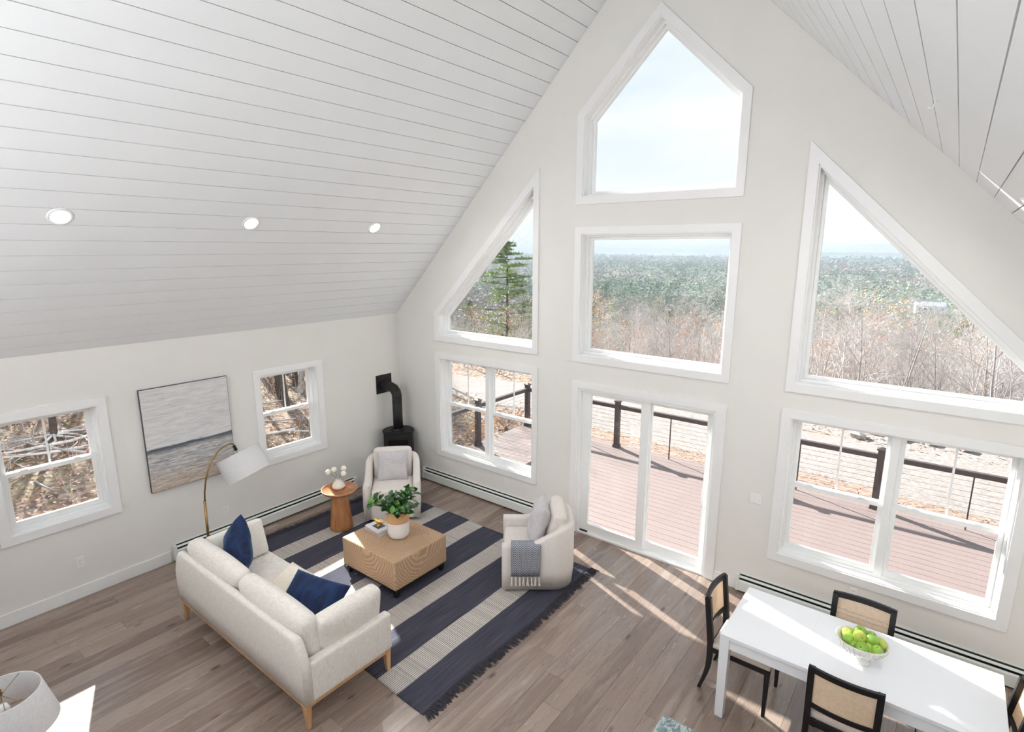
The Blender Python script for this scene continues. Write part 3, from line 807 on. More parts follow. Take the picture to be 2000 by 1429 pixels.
for sg in (-1, 1):
    b = MB().rbox(.505, .085, .225, .07, 5, crown=(.012, .05, .03), mid=12)
    b.xf(T((sg * .512, -.255, .655), rx=radians(10))); b.build('back_cushion', M['sofa'], sofa)
b = MB().rbox(.075, .305, .165, .05, 4, crown=(.028, .01, .015), mid=10); b.xf(T((.985, .085, .665), ry=radians(9))); b.build('arm_cushion', M['sofa'], sofa)
b = MB().rbox(.060, .285, .190, .035, 4, crown=(.032, .004, .004), mid=10); b.xf(T((-.945, .11, .645), ry=radians(-18))); b.build('arm_cushion', M['ivory_pillow'], sofa)
bx('care_tag', M['ceramic_matte'], sofa, LX - .012, LX + .002, FY - .06, FY - .05, .27, .285)
pillow('navy velvet pillow standing on its corner at the lamp end of the sofa', (1.60, -3.61, .665), (radians(-18), radians(36), radians(-24)), (.56, .56, .24), M['velvet'], 1, 'navy velvet pillows on the sofa')
pillow('cream fringed pillow lying behind the nearer navy pillow on the sofa', (2.44, -3.47, .535), (radians(-72), radians(3), radians(5)), (.60, .42, .15), M['cream_pillow'], 2)
pillow('navy velvet pillow lying beside the cream pillow at the near sofa arm', (2.82, -3.53, .60), (radians(-56), radians(8), radians(22)), (.56, .44, .22), M['velvet'], 4, 'navy velvet pillows on the sofa')

# ---------------------------------------------------------------- armchairs (front faces local +y)
def make_armchair(label):
    t = thing('armchair', label, 'armchair', (0, 0, 0), 0, 'matching barrel armchairs')
    HW, HD, th, rc = .385, .40, .10, .24
    path = []      # outer plan line from front-left round the back to front-right: (x, y, nx, ny)
    for i in range(8): path.append((-HW, HD - (2 * HD - rc) * i / 8, -1, 0))
    for i in range(9):
        a = pi + pi / 2 * i / 8; path.append((-HW + rc + rc * cos(a), -HD + rc + rc * sin(a), cos(a), sin(a)))
    for i in range(1, 6): path.append((-HW + rc + (2 * HW - 2 * rc) * i / 6, -HD, 0, -1))
    for i in range(9):
        a = 1.5 * pi + pi / 2 * i / 8; path.append((HW - rc + rc * cos(a), -HD + rc + rc * sin(a), cos(a), sin(a)))
    for i in range(8): path.append((HW, -HD + rc + (2 * HD - rc) * (i + 1) / 8, 1, 0))
    def top(y):
        s_ = min(1, max(0, (.16 - y) / .50)); s_ = s_ * s_ * (3 - 2 * s_); return .565 + .190 * s_
    vs_ = []; fs = []; K = 9
    for x, y, nx_, ny_ in path:
        h = top(y); f = .965
        o = lambda d, z, k=1.0: (x * k - nx_ * d, y * (k if y < 0 else 1) - ny_ * d, z)
        vs_ += [o(.0, .035, f), o(-.004, .25), o(.0, h - .03), o(.012, h - .006), o(.03, h), o(th - .03, h), o(th - .01, h - .008), o(th, h - .035), o(th, .06)]
    for i in range(len(path) - 1):
        for j in range(K): fs.append((i * K + j, i * K + (j + 1) % K, (i + 1) * K + (j + 1) % K, (i + 1) * K + j))
    fs += [tuple(range(K)), tuple(reversed(range((len(path) - 1) * K, len(path) * K)))]
    MB().add(vs_, fs, True).build('shell', M['arm_fab'], t)
    MB().rbox(HW - th + .005, .04, .125, .012, 2, (0, HD - .055, .165)).build('front_panel', M['arm_fab'], t)
    MB().rbox(HW - th - .002, .335, .085, .035, 4, (0, .045, .372), crown=(0, .01, .025), mid=10).build('seat_cushion', M['arm_fab'], t)
    b = MB().rbox(.275, .075, .225, .055, 5, crown=(.0, .04, .012), mid=10); b.xf(T((0, -.200, .640), rx=radians(11))); b.build('back_cushion', M['arm_fab'], t)
    MB().lathe([(.0001, .0), (.26, .0), (.26, .035), (.0001, .035)], 32, (0, 0, .001)).build('swivel_base', M['black_iron'], t)
    return t
ch1 = make_armchair('beige barrel armchair in the corner in front of the black stove')
ch2 = copy_tree(ch1)
ch1.location = (1.045, -1.085, .008); ch1.rotation_euler.z = radians(-132.7)
ch2.location = (3.63, -1.15, .008); ch2.rotation_euler.z = radians(127.4); ch2['label'] = 'beige barrel armchair beside the sliding door, with a throw on its arm'
def on_chair(c, p): return Matrix.Translation(c.location) @ Matrix.Rotation(c.rotation_euler.z, 4, 'Z') @ Vector(p)
p1 = on_chair(ch1, (.0, -.015, .665)); pillow('light grey square pillow in the armchair by the stove', p1, (radians(16), 0, ch1.rotation_euler.z), (.43, .43, .14), M['grey_pillow'], 11, 'light grey armchair pillows')
p2 = on_chair(ch2, (-.03, -.01, .685)); pillow('light grey pillow in the armchair by the sliding door', p2, (radians(16), radians(4), ch2.rotation_euler.z), (.48, .46, .20), M['grey_pillow'], 12, 'light grey armchair pillows')

# throw over the near arm of the second armchair
thr = thing('throw_blanket', 'blue and white herringbone throw with cream tassels over the armchair arm', 'blanket', ch2.location, ch2.rotation_euler.z)
thr.location.z = 0.008
prof = [(-.268, .43), (-.272, .50), (-.276, .545), (-.292, .578), (-.32, .584), (-.36, .584), (-.388, .578), (-.401, .55), (-.404, .50), (-.406, .40), (-.407, .30), (-.405, .22)]
ys = [.30 - .33 * i / 22 for i in range(23)]
me_v = []; me_f = []; uvs = []
for i, y in enumerate(ys):
    acc = 0
    for j, (x, z) in enumerate(prof):
        if j: acc += sqrt((x - prof[j - 1][0]) ** 2 + (z - prof[j - 1][1]) ** 2)
        fold = .004 * sin(i * 1.1) * (j / len(prof)); yy = y + (j / len(prof)) * .02 * (1 if i > 11 else -1) * 0 - (j / len(prof)) * (.03 if i > 11 else .0) * ((i - 11) / 11)* -1 * .6
        me_v.append((x - .003 - abs(fold), yy, z)); uvs.append((y, acc))
for i in range(len(ys) - 1):
    for j in range(len(prof) - 1): me_f.append((i * len(prof) + j, i * len(prof) + j + 1, (i + 1) * len(prof) + j + 1, (i + 1) * len(prof) + j))
mb = MB().add(me_v, me_f, True); me = mb.mesh('blanket_cloth', M['throw'], False, True)
ul = me.uv_layers.new(name='UVMap')
for lp in me.loops: ul.data[lp.index].uv = uvs[lp.vertex_index]
cl_o = obj('blanket_cloth', me, thr); sm_ = cl_o.modifiers.new('thickness', 'SOLIDIFY'); sm_.thickness = .006; sm_.offset = 1
for i in range(8):
    y = .29 - .30 * i / 7; mb = MB()
    for k in range(5):
        mb.tube([(-.410, y, .225), (-.411, y + rf.uniform(-.004, .004), .185), (-.411 + rf.uniform(-.004, .006), y + rf.uniform(-.014, .014), .105)], [.004, .006, .004], 5, False)
    mb.build('tassel', M['tassel'], thr, merge=False)

# ---------------------------------------------------------------- coffee table
ct = thing('coffee_table', 'square coiled seagrass coffee table on dark legs in the middle of the rug', 'coffee table', (2.285, -2.12, .008))
MB().rbox(.457, .392, .170, .020, 4, (0, 0, .273), mid=6).build('woven_body', M['rattan'], ct)
bx('base_frame', M['black_wood'], ct, -.43, .43, -.365, .365, .070, .104)
for sx_ in (-1, 1):
    for sy_ in (-1, 1):
        tapered_leg(MB(), sx_ * .405, sy_ * .34, 0, .075, .022, .030, 0, 0).build('leg', M['black_wood'], ct, bevel=.004)

# vase with greenery on the coffee table
CTZ = .4515
va = thing('vase', 'large white ceramic vase with a tan neck on the coffee table', 'vase', (2.33, -2.09, CTZ))
MB().lathe([(.0001, 0), (.085, 0), (.108, .012), (.122, .04), (.128, .08), (.128, .20)], 40).build('glazed_body', M['ceramic'], va)
MB().lathe([(.128, .20), (.1275, .235), (.121, .268), (.106, .294), (.091, .308), (.088, .322), (.091, .330), (.084, .331), (.080, .315), (.09, .285), (.0001, .17)], 40).build('tan_neck', M['vase_wood'], va)
def leaf_mesh(mat):
    vs_ = []; fs = []; n = 6
    for i in range(n + 1):
        t_ = i / n; wd = .027 * sin(pi * min(1, t_ * .92 + .06)) ** .7 * (1.15 if t_ > .4 else 1)
        z = -.012 * (t_ * 2 - .8) ** 2; y = .088 * t_
        vs_ += [(-wd, y, z + .006), (0, y, z - .002), (wd, y, z + .006)]
    for i in range(n):
        for j in range(2): fs.append((i * 3 + j, i * 3 + j + 1, i * 3 + j + 4, i * 3 + j + 3))
    return MB().add(vs_, fs, True).mesh('leaf', mat, False, False)
LM = [leaf_mesh(M['leaf']), leaf_mesh(M['leaf_light'])]
rl = random.Random(21)
BR_TO = ['the dining table end', 'the armchair with the throw', 'the sliding door, standing tall', 'the window wall', 'the black stove', 'the stove side armchair, standing tall', 'the round side table', 'the stacked books', 'the lamp end of the sofa', 'the sofa middle, standing tall', 'the near sofa arm', 'the open end of the rug']
vt = Vector((2.33, -2.09, CTZ + .325))
for i in range(12):
    a = 2 * pi * i / 12 + rl.uniform(-.2, .2); out_r = rl.uniform(.20, .33) if i not in (2, 5, 9) else .10; hh = rl.uniform(.07, .15) if i not in (2, 5, 9) else rl.uniform(.14, .2)
    st = thing('leafy_branch', 'glossy green leafy branch arching from the vase toward ' + BR_TO[i], 'branch', vt, 0, 'leafy branches in the coffee table vase')
    pts = [Vector((cos(a) * out_r * q * (.3 + .7 * q), sin(a) * out_r * q * (.3 + .7 * q), -.12 + (hh + .12) * (q ** .8))) for q in (0, .25, .5, .75, 1)]
    pts[0] = Vector((cos(a) * .01, sin(a) * .01, -.11))
    MB().tube(pts, [.004, .0035, .003, .0025, .0018], 5).build('stem', M['stem'], st)
    for k in range(15):
        q = .36 + .64 * k / 14
        fi = q * 4; i0 = min(3, int(fi)); p = pts[i0].lerp(pts[i0 + 1], fi - i0)
        az = a + (k * 2.4) + rl.uniform(-.4, .4); el = rl.uniform(-.1, .9) if k < 14 else 1.1
        o = obj('leaf', LM[0 if rl.random() < .84 else 1], st, p, (el, rl.uniform(-.5, .5), az)); sc = rl.uniform(.8, 1.15); o.scale = (sc, sc, sc)

# books and brass bird
def book(label, c, rz, w_, d_, h_, mat, spine=None, pr=False):
    t = thing('book', label, 'book', c, rz, 'books on the coffee table')
    MB().box(-w_ / 2 + .004, w_ / 2 - .004, -d_ / 2 + .001, d_ / 2 - .004, .002, h_ - .002).build('pages', M['page'], t)
    mb = MB(); mb.box(-w_ / 2, w_ / 2, -d_ / 2, d_ / 2, 0, .002); mb.box(-w_ / 2, w_ / 2, -d_ / 2, d_ / 2, h_ - .002, h_)
    mb.build('cover', mat, t)
    MB().box(-w_ / 2, w_ / 2, -d_ / 2 - .002, -d_ / 2, 0, h_).build('spine', spine or mat, t)
    if pr: MB().box(-.06, .065, -.06, .05, h_, h_ + .0006).build('cover_picture', M['book_dark'], t)
    return t
bc = Vector((2.04, -2.14, CTZ))
book('thick white book, bottom of the stack on the coffee table', bc, radians(-4), .285, .225, .022, M['book_white'], M['book_grey'])
book('grey book with a pink spine, middle of the stack on the coffee table', bc + Vector((.002, .002, .022)), radians(-7), .275, .215, .018, M['book_grey'], M['book_pink'])
book('white book with a dark cover picture, top of the coffee table stack', bc + Vector((.004, .0, .040)), radians(-5), .27, .21, .016, M['book_white'], M['book_white'], True)
bd = thing('bird_figurine', 'small brass bird figurine standing on the stacked books', 'figurine', bc + Vector((.0, -.01, .0566)), radians(20)); bd.scale = (1.25, 1.25, 1.25)
MB().lathe([(.0001, 0), (.02, 0), (.018, .006), (.004, .010), (.0035, .03)], 16).build('base', M['gold'], bd)
bp = [(-.058, 0, .066), (-.046, 0, .068), (-.034, 0, .064), (-.02, 0, .052), (0, 0, .045), (.02, 0, .044), (.045, 0, .047), (.085, 0, .052), (.11, 0, .054)]
MB().tube(bp, [.0015, .009, .0125, .0165, .019, .016, .009, .005, .003], 12).build('body', M['gold'], bd)

# ---------------------------------------------------------------- side table
sd = thing('side_table', 'round wooden side table with a conical base between lamp and armchair', 'side table', (.895, -1.875, .008))
MB().lathe([(.0001, .0), (.150, .0), (.156, .006), (.150, .05), (.112, .40), (.100, .51), (.0001, .51)], 40).build('cone_base', M['side_wood'], sd)
MB().lathe([(.0001, .51), (.17, .51), (.215, .522), (.234, .545), (.236, .562), (.228, .564), (.222, .549), (.0001, .547)], 48).build('table_top', M['side_wood_top'], sd)
v2 = thing('bud_vase', 'small squat white bud vase on the round side table', 'vase', (.86, -1.86, .5555))
MB().lathe([(.0001, 0), (.062, 0), (.082, .014), (.086, .036), (.072, .07), (.043, .102), (.030, .124), (.032, .138), (.028, .138), (.025, .12), (.0001, .11)], 32).build('body', M['ceramic_matte'], v2)
for i, (dx, dy, dz, lb) in enumerate([(-.080, -.090, .085, 'white globe flower on the far left of the bud vase'), (-.035, -.03, .115, 'white globe flower second from the left in the bud vase'),
                                      (.03, .075, .115, 'white globe flower highest above the bud vase rim'), (.055, .050, .055, 'white globe flower lowest beside the bud vase rim')]):
    f_ = thing('globe_flower', lb, 'flower', (.86, -1.86, .690), 0, 'white globe flowers in the bud vase')
    MB().tube([(0, 0, -.02), (dx * .5, dy * .5, dz * .6), (dx, dy, dz)], .0022, 5).build('stem', M['stem'], f_)
    mb = MB(); mb.lathe([(.0001, -.037)] + [(.037 * sin(pi * k / 10), -.037 * cos(pi * k / 10)) for k in range(1, 10)] + [(.0001, .037)], 18, (dx, dy, dz + .015)); mb.build('flower_head', M['white_dot'], f_)

# ---------------------------------------------------------------- arc floor lamp
LPX = .45
lp = thing('floor_lamp', 'brass arc floor lamp with a white drum shade behind the sofa', 'floor lamp', (LPX, -3.40, 0))
MB().lathe([(.0001, 0), (.14, 0), (.14, .018), (.13, .024), (.014, .028), (.014, .06)], 32).build('base', M['brass'], lp)
MB().tube([(0, 0, .04), (0, .012, .82)], .0145, 12).build('pole', M['brass'], lp)
arc = [(0, .012, .80), (0, .022, .92), (0, .050, 1.06), (0, .085, 1.17), (0, .14, 1.28), (0, .21, 1.36), (0, .29, 1.405), (-.02, .35, 1.412), (-.05, .41, 1.400), (-.075, .445, 1.375)]
MB().tube(arc, .0095, 10).build('arm', M['brass'], lp)
SHC = Vector((0, .505, 1.130))
Ms = Matrix.Translation(SHC) @ Vector((-.42, -.20, .9)).to_track_quat('Z', 'Y').to_matrix().to_4x4()
MB().tube([(0, 0, .25), (0, 0, .18)], .019, 12).xf(Ms).build('socket', M['black_iron'], lp)
sh_ = MB().lathe([(.272, -.150), (.258, .150), (.255, .150), (.269, -.150)], 48).xf(Ms).build('lamp_shade', M['shade'], lp)
mb = MB(); mb.tube([(0, 0, .19), (0, 0, .13)], .004, 6)
for k in range(3):
    a = 2 * pi * k / 3; mb.tube([(0, 0, .14), (.232 * cos(a), .232 * sin(a), .145)], .002, 5)
mb.xf(Ms).build('shade_fitter', M['brass'], sh_, merge=False)
mb = MB().lathe([(.0001, .0), (.02, .01), (.032, .04), (.028, .075), (.014, .105), (.014, .13)], 16).xf(Ms).build('bulb', M['ceramic'], lp)

# ---------------------------------------------------------------- painting
pt_ = thing('painting', 'large unframed abstract grey seascape canvas hanging on the wall', 'painting', (0, -3.29, .93))
MB().box(.002, .036, -.487, .487, 0, 1.224).build('canvas_edge', M['canvas_edge'], pt_)
MB().box(.036, .038, -.483, .483, .004, 1.220).build('canvas', M['painting'], pt_)

# ---------------------------------------------------------------- stove
SX, SY = .31, -.33
sv = thing('wood_stove', 'black freestanding stove in the corner with its pipe into the wall', 'stove', (SX, SY, 0), radians(-132 + 90 + 90))
# local front faces -y after rotation; body D-shaped
sv.rotation_euler.z = radians(45)
def dplan(r, yf): return [(r * cos(radians(a)), r * sin(radians(a))) for a in range(-28, 209, 12)] 
def prism(mb, plan, z0, z1):
    n = len(plan); vs_ = [(x, y, z0) for x, y in plan] + [(x, y, z1) for x, y in plan]
    return mb.add(vs_, [tuple(reversed(range(n))), tuple(range(n, 2 * n))] + [(i, (i + 1) % n, n + (i + 1) % n, n + i) for i in range(n)])
P1 = dplan(.235, 0)
prism(MB(), P1, .06, .84).build('body', M['black_iron'], sv)
prism(MB(), dplan(.25, 0), .84, .865).build('top_plate', M['black_iron'], sv, bevel=.004)
prism(MB(), dplan(.22, 0), .0, .06).build('plinth', M['black_iron'], sv)
yf = .235 * sin(radians(-28))
dr_ = MB().box(-.195, .195, yf - .018, yf, .30, .80).build('firebox_door', M['black_iron'], sv, bevel=.006)
MB().box(-.150, .150, yf - .021, yf - .017, .36, .735).build('pane', M['black_glass'], dr_)
MB().tube([(.175, yf - .03, .48), (.175, yf - .045, .5), (.175, yf - .045, .60), (.175, yf - .03, .62)], .007, 8).build('door_handle', M['mirror_metal'], dr_)
stp = MB(); 
PR = .076
vert = [(0, 0, .865), (0, 0, 1.42)]
mb = MB().tube([Vector(v) for v in vert], PR, 24); mb.tube([(0, 0, .86), (0, 0, .90)], PR + .022, 24); mb.tube([(0, 0, 1.33), (0, 0, 1.345)], PR + .003, 24)
mb.build('stove_pipe', M['black_iron'], sv, merge=False)
Q = Matrix.Rotation(radians(-45), 4, 'Z')
el = [Q @ Vector((-(.13 - .13 * cos(radians(a))), 0, 1.42 + .13 * sin(radians(a)))) for a in (0, 30, 60, 90)] + [Q @ Vector((-SX + .01, 0, 1.555))]
MB().tube(el[:1] + [el[0] + Vector((0, 0, .001))] + el[1:], PR + .002, 24, smooth=False).build('pipe_elbow', M['black_iron'], sv)
fx = MB().box(-SX + .002, -SX + .008, -.155, .155, 1.43, 1.73).xf(Q.copy()).build('wall_plate', M['black_iron'], sv)

# ---------------------------------------------------------------- dining table
TZ = .75
dt = thing('dining_table', 'long white rectangular dining table by the window', 'dining table', (0, 0, 0))
tx0, tx1, ty0, ty1 = 5.93, 7.665, -1.91, -1.117
MB().box(tx0, 6.502, ty0, ty1, TZ - .028, TZ).build('table_top', M['white_lacquer'], dt, bevel=.0007)
MB().box(6.5023, tx1, ty0, ty1, TZ - .028, TZ).build('table_leaf', M['white_lacquer'], dt, bevel=.0007)
for a in ((tx0 + .075, tx1 - .075, ty0 + .012, ty0 + .032), (tx0 + .075, tx1 - .075, ty1 - .032, ty1 - .012), (tx0 + .012, tx0 + .032, ty0 + .075, ty1 - .075), (tx1 - .032, tx1 - .012, ty0 + .075, ty1 - .075)):
    MB().box(a[0], a[1], a[2], a[3], TZ - .115, TZ - .028).build('apron', M['white_lacquer'], dt)
for x in (tx0 + .038, tx1 - .038):
    for y in (ty0 + .038, ty1 - .038):
        tapered_leg(MB(), x, y, 0, TZ - .028, .032, .037).build('leg', M['white_lacquer'], dt, bevel=.003)

# ---------------------------------------------------------------- dining chairs (front faces local +y, back at y = 0)
def make_chair(label):
    t = thing('dining_chair', label, 'chair', (0, 0, 0), 0, 'cane-back dining chairs')
    HWc = .225; TOP = .885
    def back_y(z): return -.0 - .05 * max(0, (z - .46) / .42) + (-.07 * max(0, (.30 - z) / .30) ** 1.5)
    for sg in (-1, 1):
        vs_ = []; fs = []; zs = [0, .08, .16, .24, .34, .46, .56, .66, .76, TOP - .012]
        for z in zs:
            y = back_y(z); a = .014 + .007 * min(1, z / .4); b_ = .014 + .010 * min(1, z / .4)
            vs_ += [(sg * (HWc - .02) + k * a, y + q * b_, z) for k, q in ((-1, -1), (1, -1), (1, 1), (-1, 1))]
        for i in range(len(zs) - 1):
            for j in range(4): fs.append((i * 4 + j, i * 4 + (j + 1) % 4, (i + 1) * 4 + (j + 1) % 4, (i + 1) * 4 + j))
        fs += [(3, 2, 1, 0), tuple(len(vs_) - 4 + j for j in range(4))]
        MB().add(vs_, fs).build('back_post', M['black_wood'], t, bevel=.003)
        tapered_leg(MB(), sg * (HWc - .02), .455, 0, .43, .013, .021).build('front_leg', M['black_wood'], t, bevel=.003)
    def crv(x): return -.032 * (1 - (x / HWc) ** 2)         # the back bows away from the table
    def rail(z0, z1, name):
        vs_ = []; fs = []; n = 14
        for i in range(n + 1):
            x = -HWc + .0 + 2 * HWc * i / n
            for y, z in ((-.013, z0), (.013, z0), (.013, z1), (-.013, z1)): vs_.append((x, back_y(z) + crv(x) + y, z))
        for i in range(n):
            for j in range(4): fs.append((i * 4 + j, i * 4 + (j + 1) % 4, (i + 1) * 4 + (j + 1) % 4, (i + 1) * 4 + j))
        fs += [(3, 2, 1, 0), tuple(len(vs_) - 4 + j for j in range(4))]
        MB().add(vs_, fs).build(name, M['black_wood'], t, bevel=.004)
    rail(TOP - .045, TOP, 'top_rail'); rail(.545, .585, 'lower_rail')
    # woven cane: uprights, rows and diagonals
    mb = MB(); zz0, zz1, xx0, xx1 = .575, TOP - .035, -HWc + .036, HWc - .036
    def pt(x, z, o): return (x, back_y(z) + crv(x) + o, z)
    def strip(P_, Q_, wd, o):
        (x0_, z0_), (x1_, z1_) = P_, Q_; d = Vector((x1_ - x0_, z1_ - z0_)); n_ = max(1, int(d.length / .06)); nr = Vector((-d.y, d.x)).normalized() * wd / 2
        vs_ = []; fs = []
        for i in range(n_ + 1):
            q = i / n_; x = x0_ + d.x * q; z = z0_ + d.y * q
            vs_ += [pt(x - nr.x, z - nr.y, o), pt(x + nr.x, z + nr.y, o)]
        for i in range(n_): fs.append((2 * i, 2 * i + 1, 2 * i + 3, 2 * i + 2))
        mb.add(vs_, fs)
    st_ = .0125; x = xx0
    while x <= xx1:
        strip((x - .0021, zz0), (x - .0021, zz1), .0026, .0005); strip((x + .0021, zz0), (x + .0021, zz1), .0026, .0005); x += st_
    z = zz0
    while z <= zz1:
        strip((xx0, z - .0021), (xx1, z - .0021), .0026, -.0007); strip((xx0, z + .0021), (xx1, z + .0021), .0026, -.0007); z += st_
    c0 = xx0 - (zz1 - zz0)
    while c0 < xx1:
        for dirn in (1, -1):
            # x = c0 + (z-zz0) or mirrored
            za = max(zz0, zz0 + (xx0 - c0)); zb = min(zz1, zz0 + (xx1 - c0))
            if zb - za > .004:
                A, B = (c0 + za - zz0, za), (c0 + zb - zz0, zb)
                if dirn < 0: A, B = (xx0 + xx1 - A[0], A[1]), (xx0 + xx1 - B[0], B[1])
                strip(A, B, .0022, .0016 * dirn)
        c0 += st_
    o = mb.build('cane_panel', M['cane'], t, merge=False, recalc=False)
    sm2 = o.modifiers.new('thickness', 'SOLIDIFY'); sm2.thickness = .0012
    # seat
    for a in ((-HWc + .04, HWc - .04, .443, .467), (-HWc + .04, HWc - .04, -.012, .012)): MB().box(a[0], a[1], a[2], a[3], .385, .43).build('seat_rail', M['black_wood'], t)
    for sg in (-1, 1): MB().box(sg * (HWc - .02) - .011, sg * (HWc - .02) + .011, .012, .443, .385, .43).build('seat_rail', M['black_wood'], t)
    MB().rbox(HWc - .004, .235, .026, .020, 3, (0, .245, .452), crown=(0, 0, .010)).build('seat', M['seat_fab'], t)
    return t
c1 = make_chair('black cane-back chair at the table end nearest the sliding door'); c1.location = (5.80, -1.475, 0); c1.rotation_euler.z = radians(-90)
c2 = copy_tree(c1); c2['label'] = 'black cane-back chair on the wall side of the dining table, behind the apples'; c2.location = (6.785, -1.0, 0); c2.rotation_euler.z = radians(180)
c3 = copy_tree(c1); c3['label'] = 'black cane-back chair nearest the camera, its back to us, at the table'; c3.location = (6.80, -1.985, 0); c3.rotation_euler.z = 0
c4 = copy_tree(c1); c4['label'] = 'black cane-back chair cut off by the picture edge at the far table end'; c4.location = (7.70, -1.475, 0); c4.rotation_euler.z = radians(90)

# ---------------------------------------------------------------- fruit bowl with apples
bw = thing('fruit_bowl', 'white footed ceramic bowl heaped with green apples on the dining table', 'bowl', (6.835, -1.57, TZ))
MB().lathe([(.0001, 0), (.066, 0), (.066, .006), (.045, .018), (.034, .035), (.036, .050), (.070, .062), (.115, .090), (.145, .130), (.158, .172), (.154, .174), (.140, .134), (.110, .098), (.065, .074), (.0001, .068)], 56, sxy=(1.08, .93)).build('body', M['ceramic'], bw)
mb = MB(); 
for k in range(28):
    a = 2 * pi * k / 28; mb.tube([(.078 * cos(a) * 1.08, .078 * sin(a) * .93, .066), (.120 * cos(a) * 1.08, .120 * sin(a) * .93, .092), (.150 * cos(a) * 1.08, .150 * sin(a) * .93, .138), (.1585 * cos(a) * 1.08, .1585 * sin(a) * .93, .168)], [.0025, .004, .005, .004], 5)
mb.build('ribbing', M['ceramic'], bw, merge=False)
def apple_mb(r):
    prof = []
    for k in range(15):
        th = pi * k / 14; rr = r * sin(th) * (1.02 + .07 * cos(th)); z = -r * .95 * cos(th)
        if k <= 2: z += r * .16 * (1 - k / 3)
        if k >= 11: z -= r * .24 * ((k - 11) / 3) ** 1.5
        prof.append((max(rr, .0001), z))
    return MB().lathe(prof, 20)
AP = [apple_mb(.0440).mesh('apple', M['apple_a']), apple_mb(.0440).mesh('apple', M['apple_b'])]
STM = MB().tube([(0, 0, .022), (.001, .002, .035), (.004, .004, .044)], [.0018, .0016, .0022], 5).mesh('stem', M['apple_stem'])
apl = [(-.095, .045, .172, 'pale green apple at the far left of the fruit bowl', 1), (-.035, .085, .165, 'dark green apple at the back left of the fruit bowl', 0), (-.075, -.035, .175, 'green apple at the front left rim of the bowl', 0),
       (-.02, .035, .222, 'top apple of the heap with its stem showing', 0), (.045, .07, .190, 'green apple behind the top one on the window side', 0), (.105, .035, .180, 'yellow-green apple at the far right of the heap', 1),
       (-.015, -.03, .222, 'yellow-green apple in the middle of the heap', 1), (.055, -.005, .214, 'green apple right of the heap middle, calyx showing', 0), (.01, -.095, .184, 'bright green apple at the front with its dimple showing', 0),
       (.095, -.06, .178, 'green apple with a deep stem hollow at the front right', 0), (.045, -.055, .168, 'yellow apple low between the two front apples', 1), (.075, -.015, .160, 'yellowish apple half hidden under the right side apples', 1),
       (-.035, -.05, .160, 'apple half hidden low at the front left of the bowl', 0), (-.02, .0, .158, 'hidden apple in the middle of the bowl', 0), (.03, .03, .158, 'hidden apple low at the back of the bowl', 0)]
ra = random.Random(5)
for i, (x, y, z, lb, k) in enumerate(apl):
    if 'hidden apple' in lb: lb = 'green apple buried under the others in the fruit bowl'
    a_ = thing('apple', lb, 'apple', (6.835 + x, -1.57 + y, TZ + z - .018), 0, 'green apples in the white bowl')
    a_.rotation_euler = [(ra.uniform(-1.2, 1.2)), ra.uniform(-1.2, 1.2), ra.uniform(0, 6)]
    if i == 3: a_.rotation_euler = (radians(30), radians(-10), 0)
    if i == 8: a_.rotation_euler = (radians(60), radians(-30), 0)
    if i == 9: a_.rotation_euler = (radians(22), radians(0), 0)
    obj('flesh', AP[k], a_); obj('stem', STM, a_)

# ---------------------------------------------------------------- table lamp at the loft end, on a small round table
ltb = thing('accent_table', 'small round dark table carrying the white lamp near the loft', 'side table', (2.69, -5.585, 0))
MB().lathe([(.0001, .47), (.235, .47), (.24, .48), (.235, .49), (.0001, .49)], 40).build('table_top', M['side_wood_top'], ltb)
MB().lathe([(.0001, 0), (.13, 0), (.13, .015), (.022, .03), (.02, .47)], 24).build('pedestal', M['black_wood'], ltb)
tl = thing('table_lamp', 'white drum table lamp at the lower corner beside the sunlit floor', 'table lamp', (2.69, -5.585, .49))
MB().lathe([(.0001, 0), (.075, 0), (.078, .01), (.07, .05), (.055, .14), (.03, .21), (.012, .24)], 32).build('base', M['brass'], tl)
MB().lathe([(.262, .262), (.252, .300), (.200, .508), (.197, .512), (.193, .508), (.248, .296), (.258, .262)], 56).build('lamp_shade', M['shade'], tl)
mb = MB(); mb.tube([(0, 0, .24), (0, 0, .30)], .012, 10)
for sg in (-1, 1): mb.tube([(0, 0, .29), (sg * .05, 0, .35), (sg * .05, 0, .43), (0, 0, .50)], .002, 6)
mb.build('harp', M['brass'], tl, merge=False)
mb = MB()
for k in range(3):
    a = 2 * pi * k / 3 + radians(22); mb.tube([(0, 0, .50), (.196 * cos(a), .196 * sin(a), .503)], .0018, 5)
mb.build('spider', M['brass'], tl, merge=False)
MB().lathe([(.0001, .50), (.008, .502), (.012, .515), (.006, .53), (.010, .54), (.0001, .55)], 16).build('finial', M['brass'], tl)
MB().lathe([(.0001, .44), (.02, .435), (.033, .405), (.028, .37), (.014, .335), (.013, .30)], 20).build('bulb', M['ceramic'], tl)

# ---------------------------------------------------------------- kitchen island under the loft edge
isl = thing('kitchen_island', 'kitchen island with a veined green-grey marble counter by the dining chairs', 'counter', (5.963, -3.107, 0))
MB().box(0, 1.75, -.95, 0, .885, .92).build('countertop', M['marble'], isl, bevel=.003)
MB().box(.03, 1.72, -.92, -.30, .09, .885).build('cabinet', M['white_lacquer'], isl)
MB().box(.06, 1.69, -.90, -.36, 0, .09).build('toe_kick', M['black_wood'], isl)

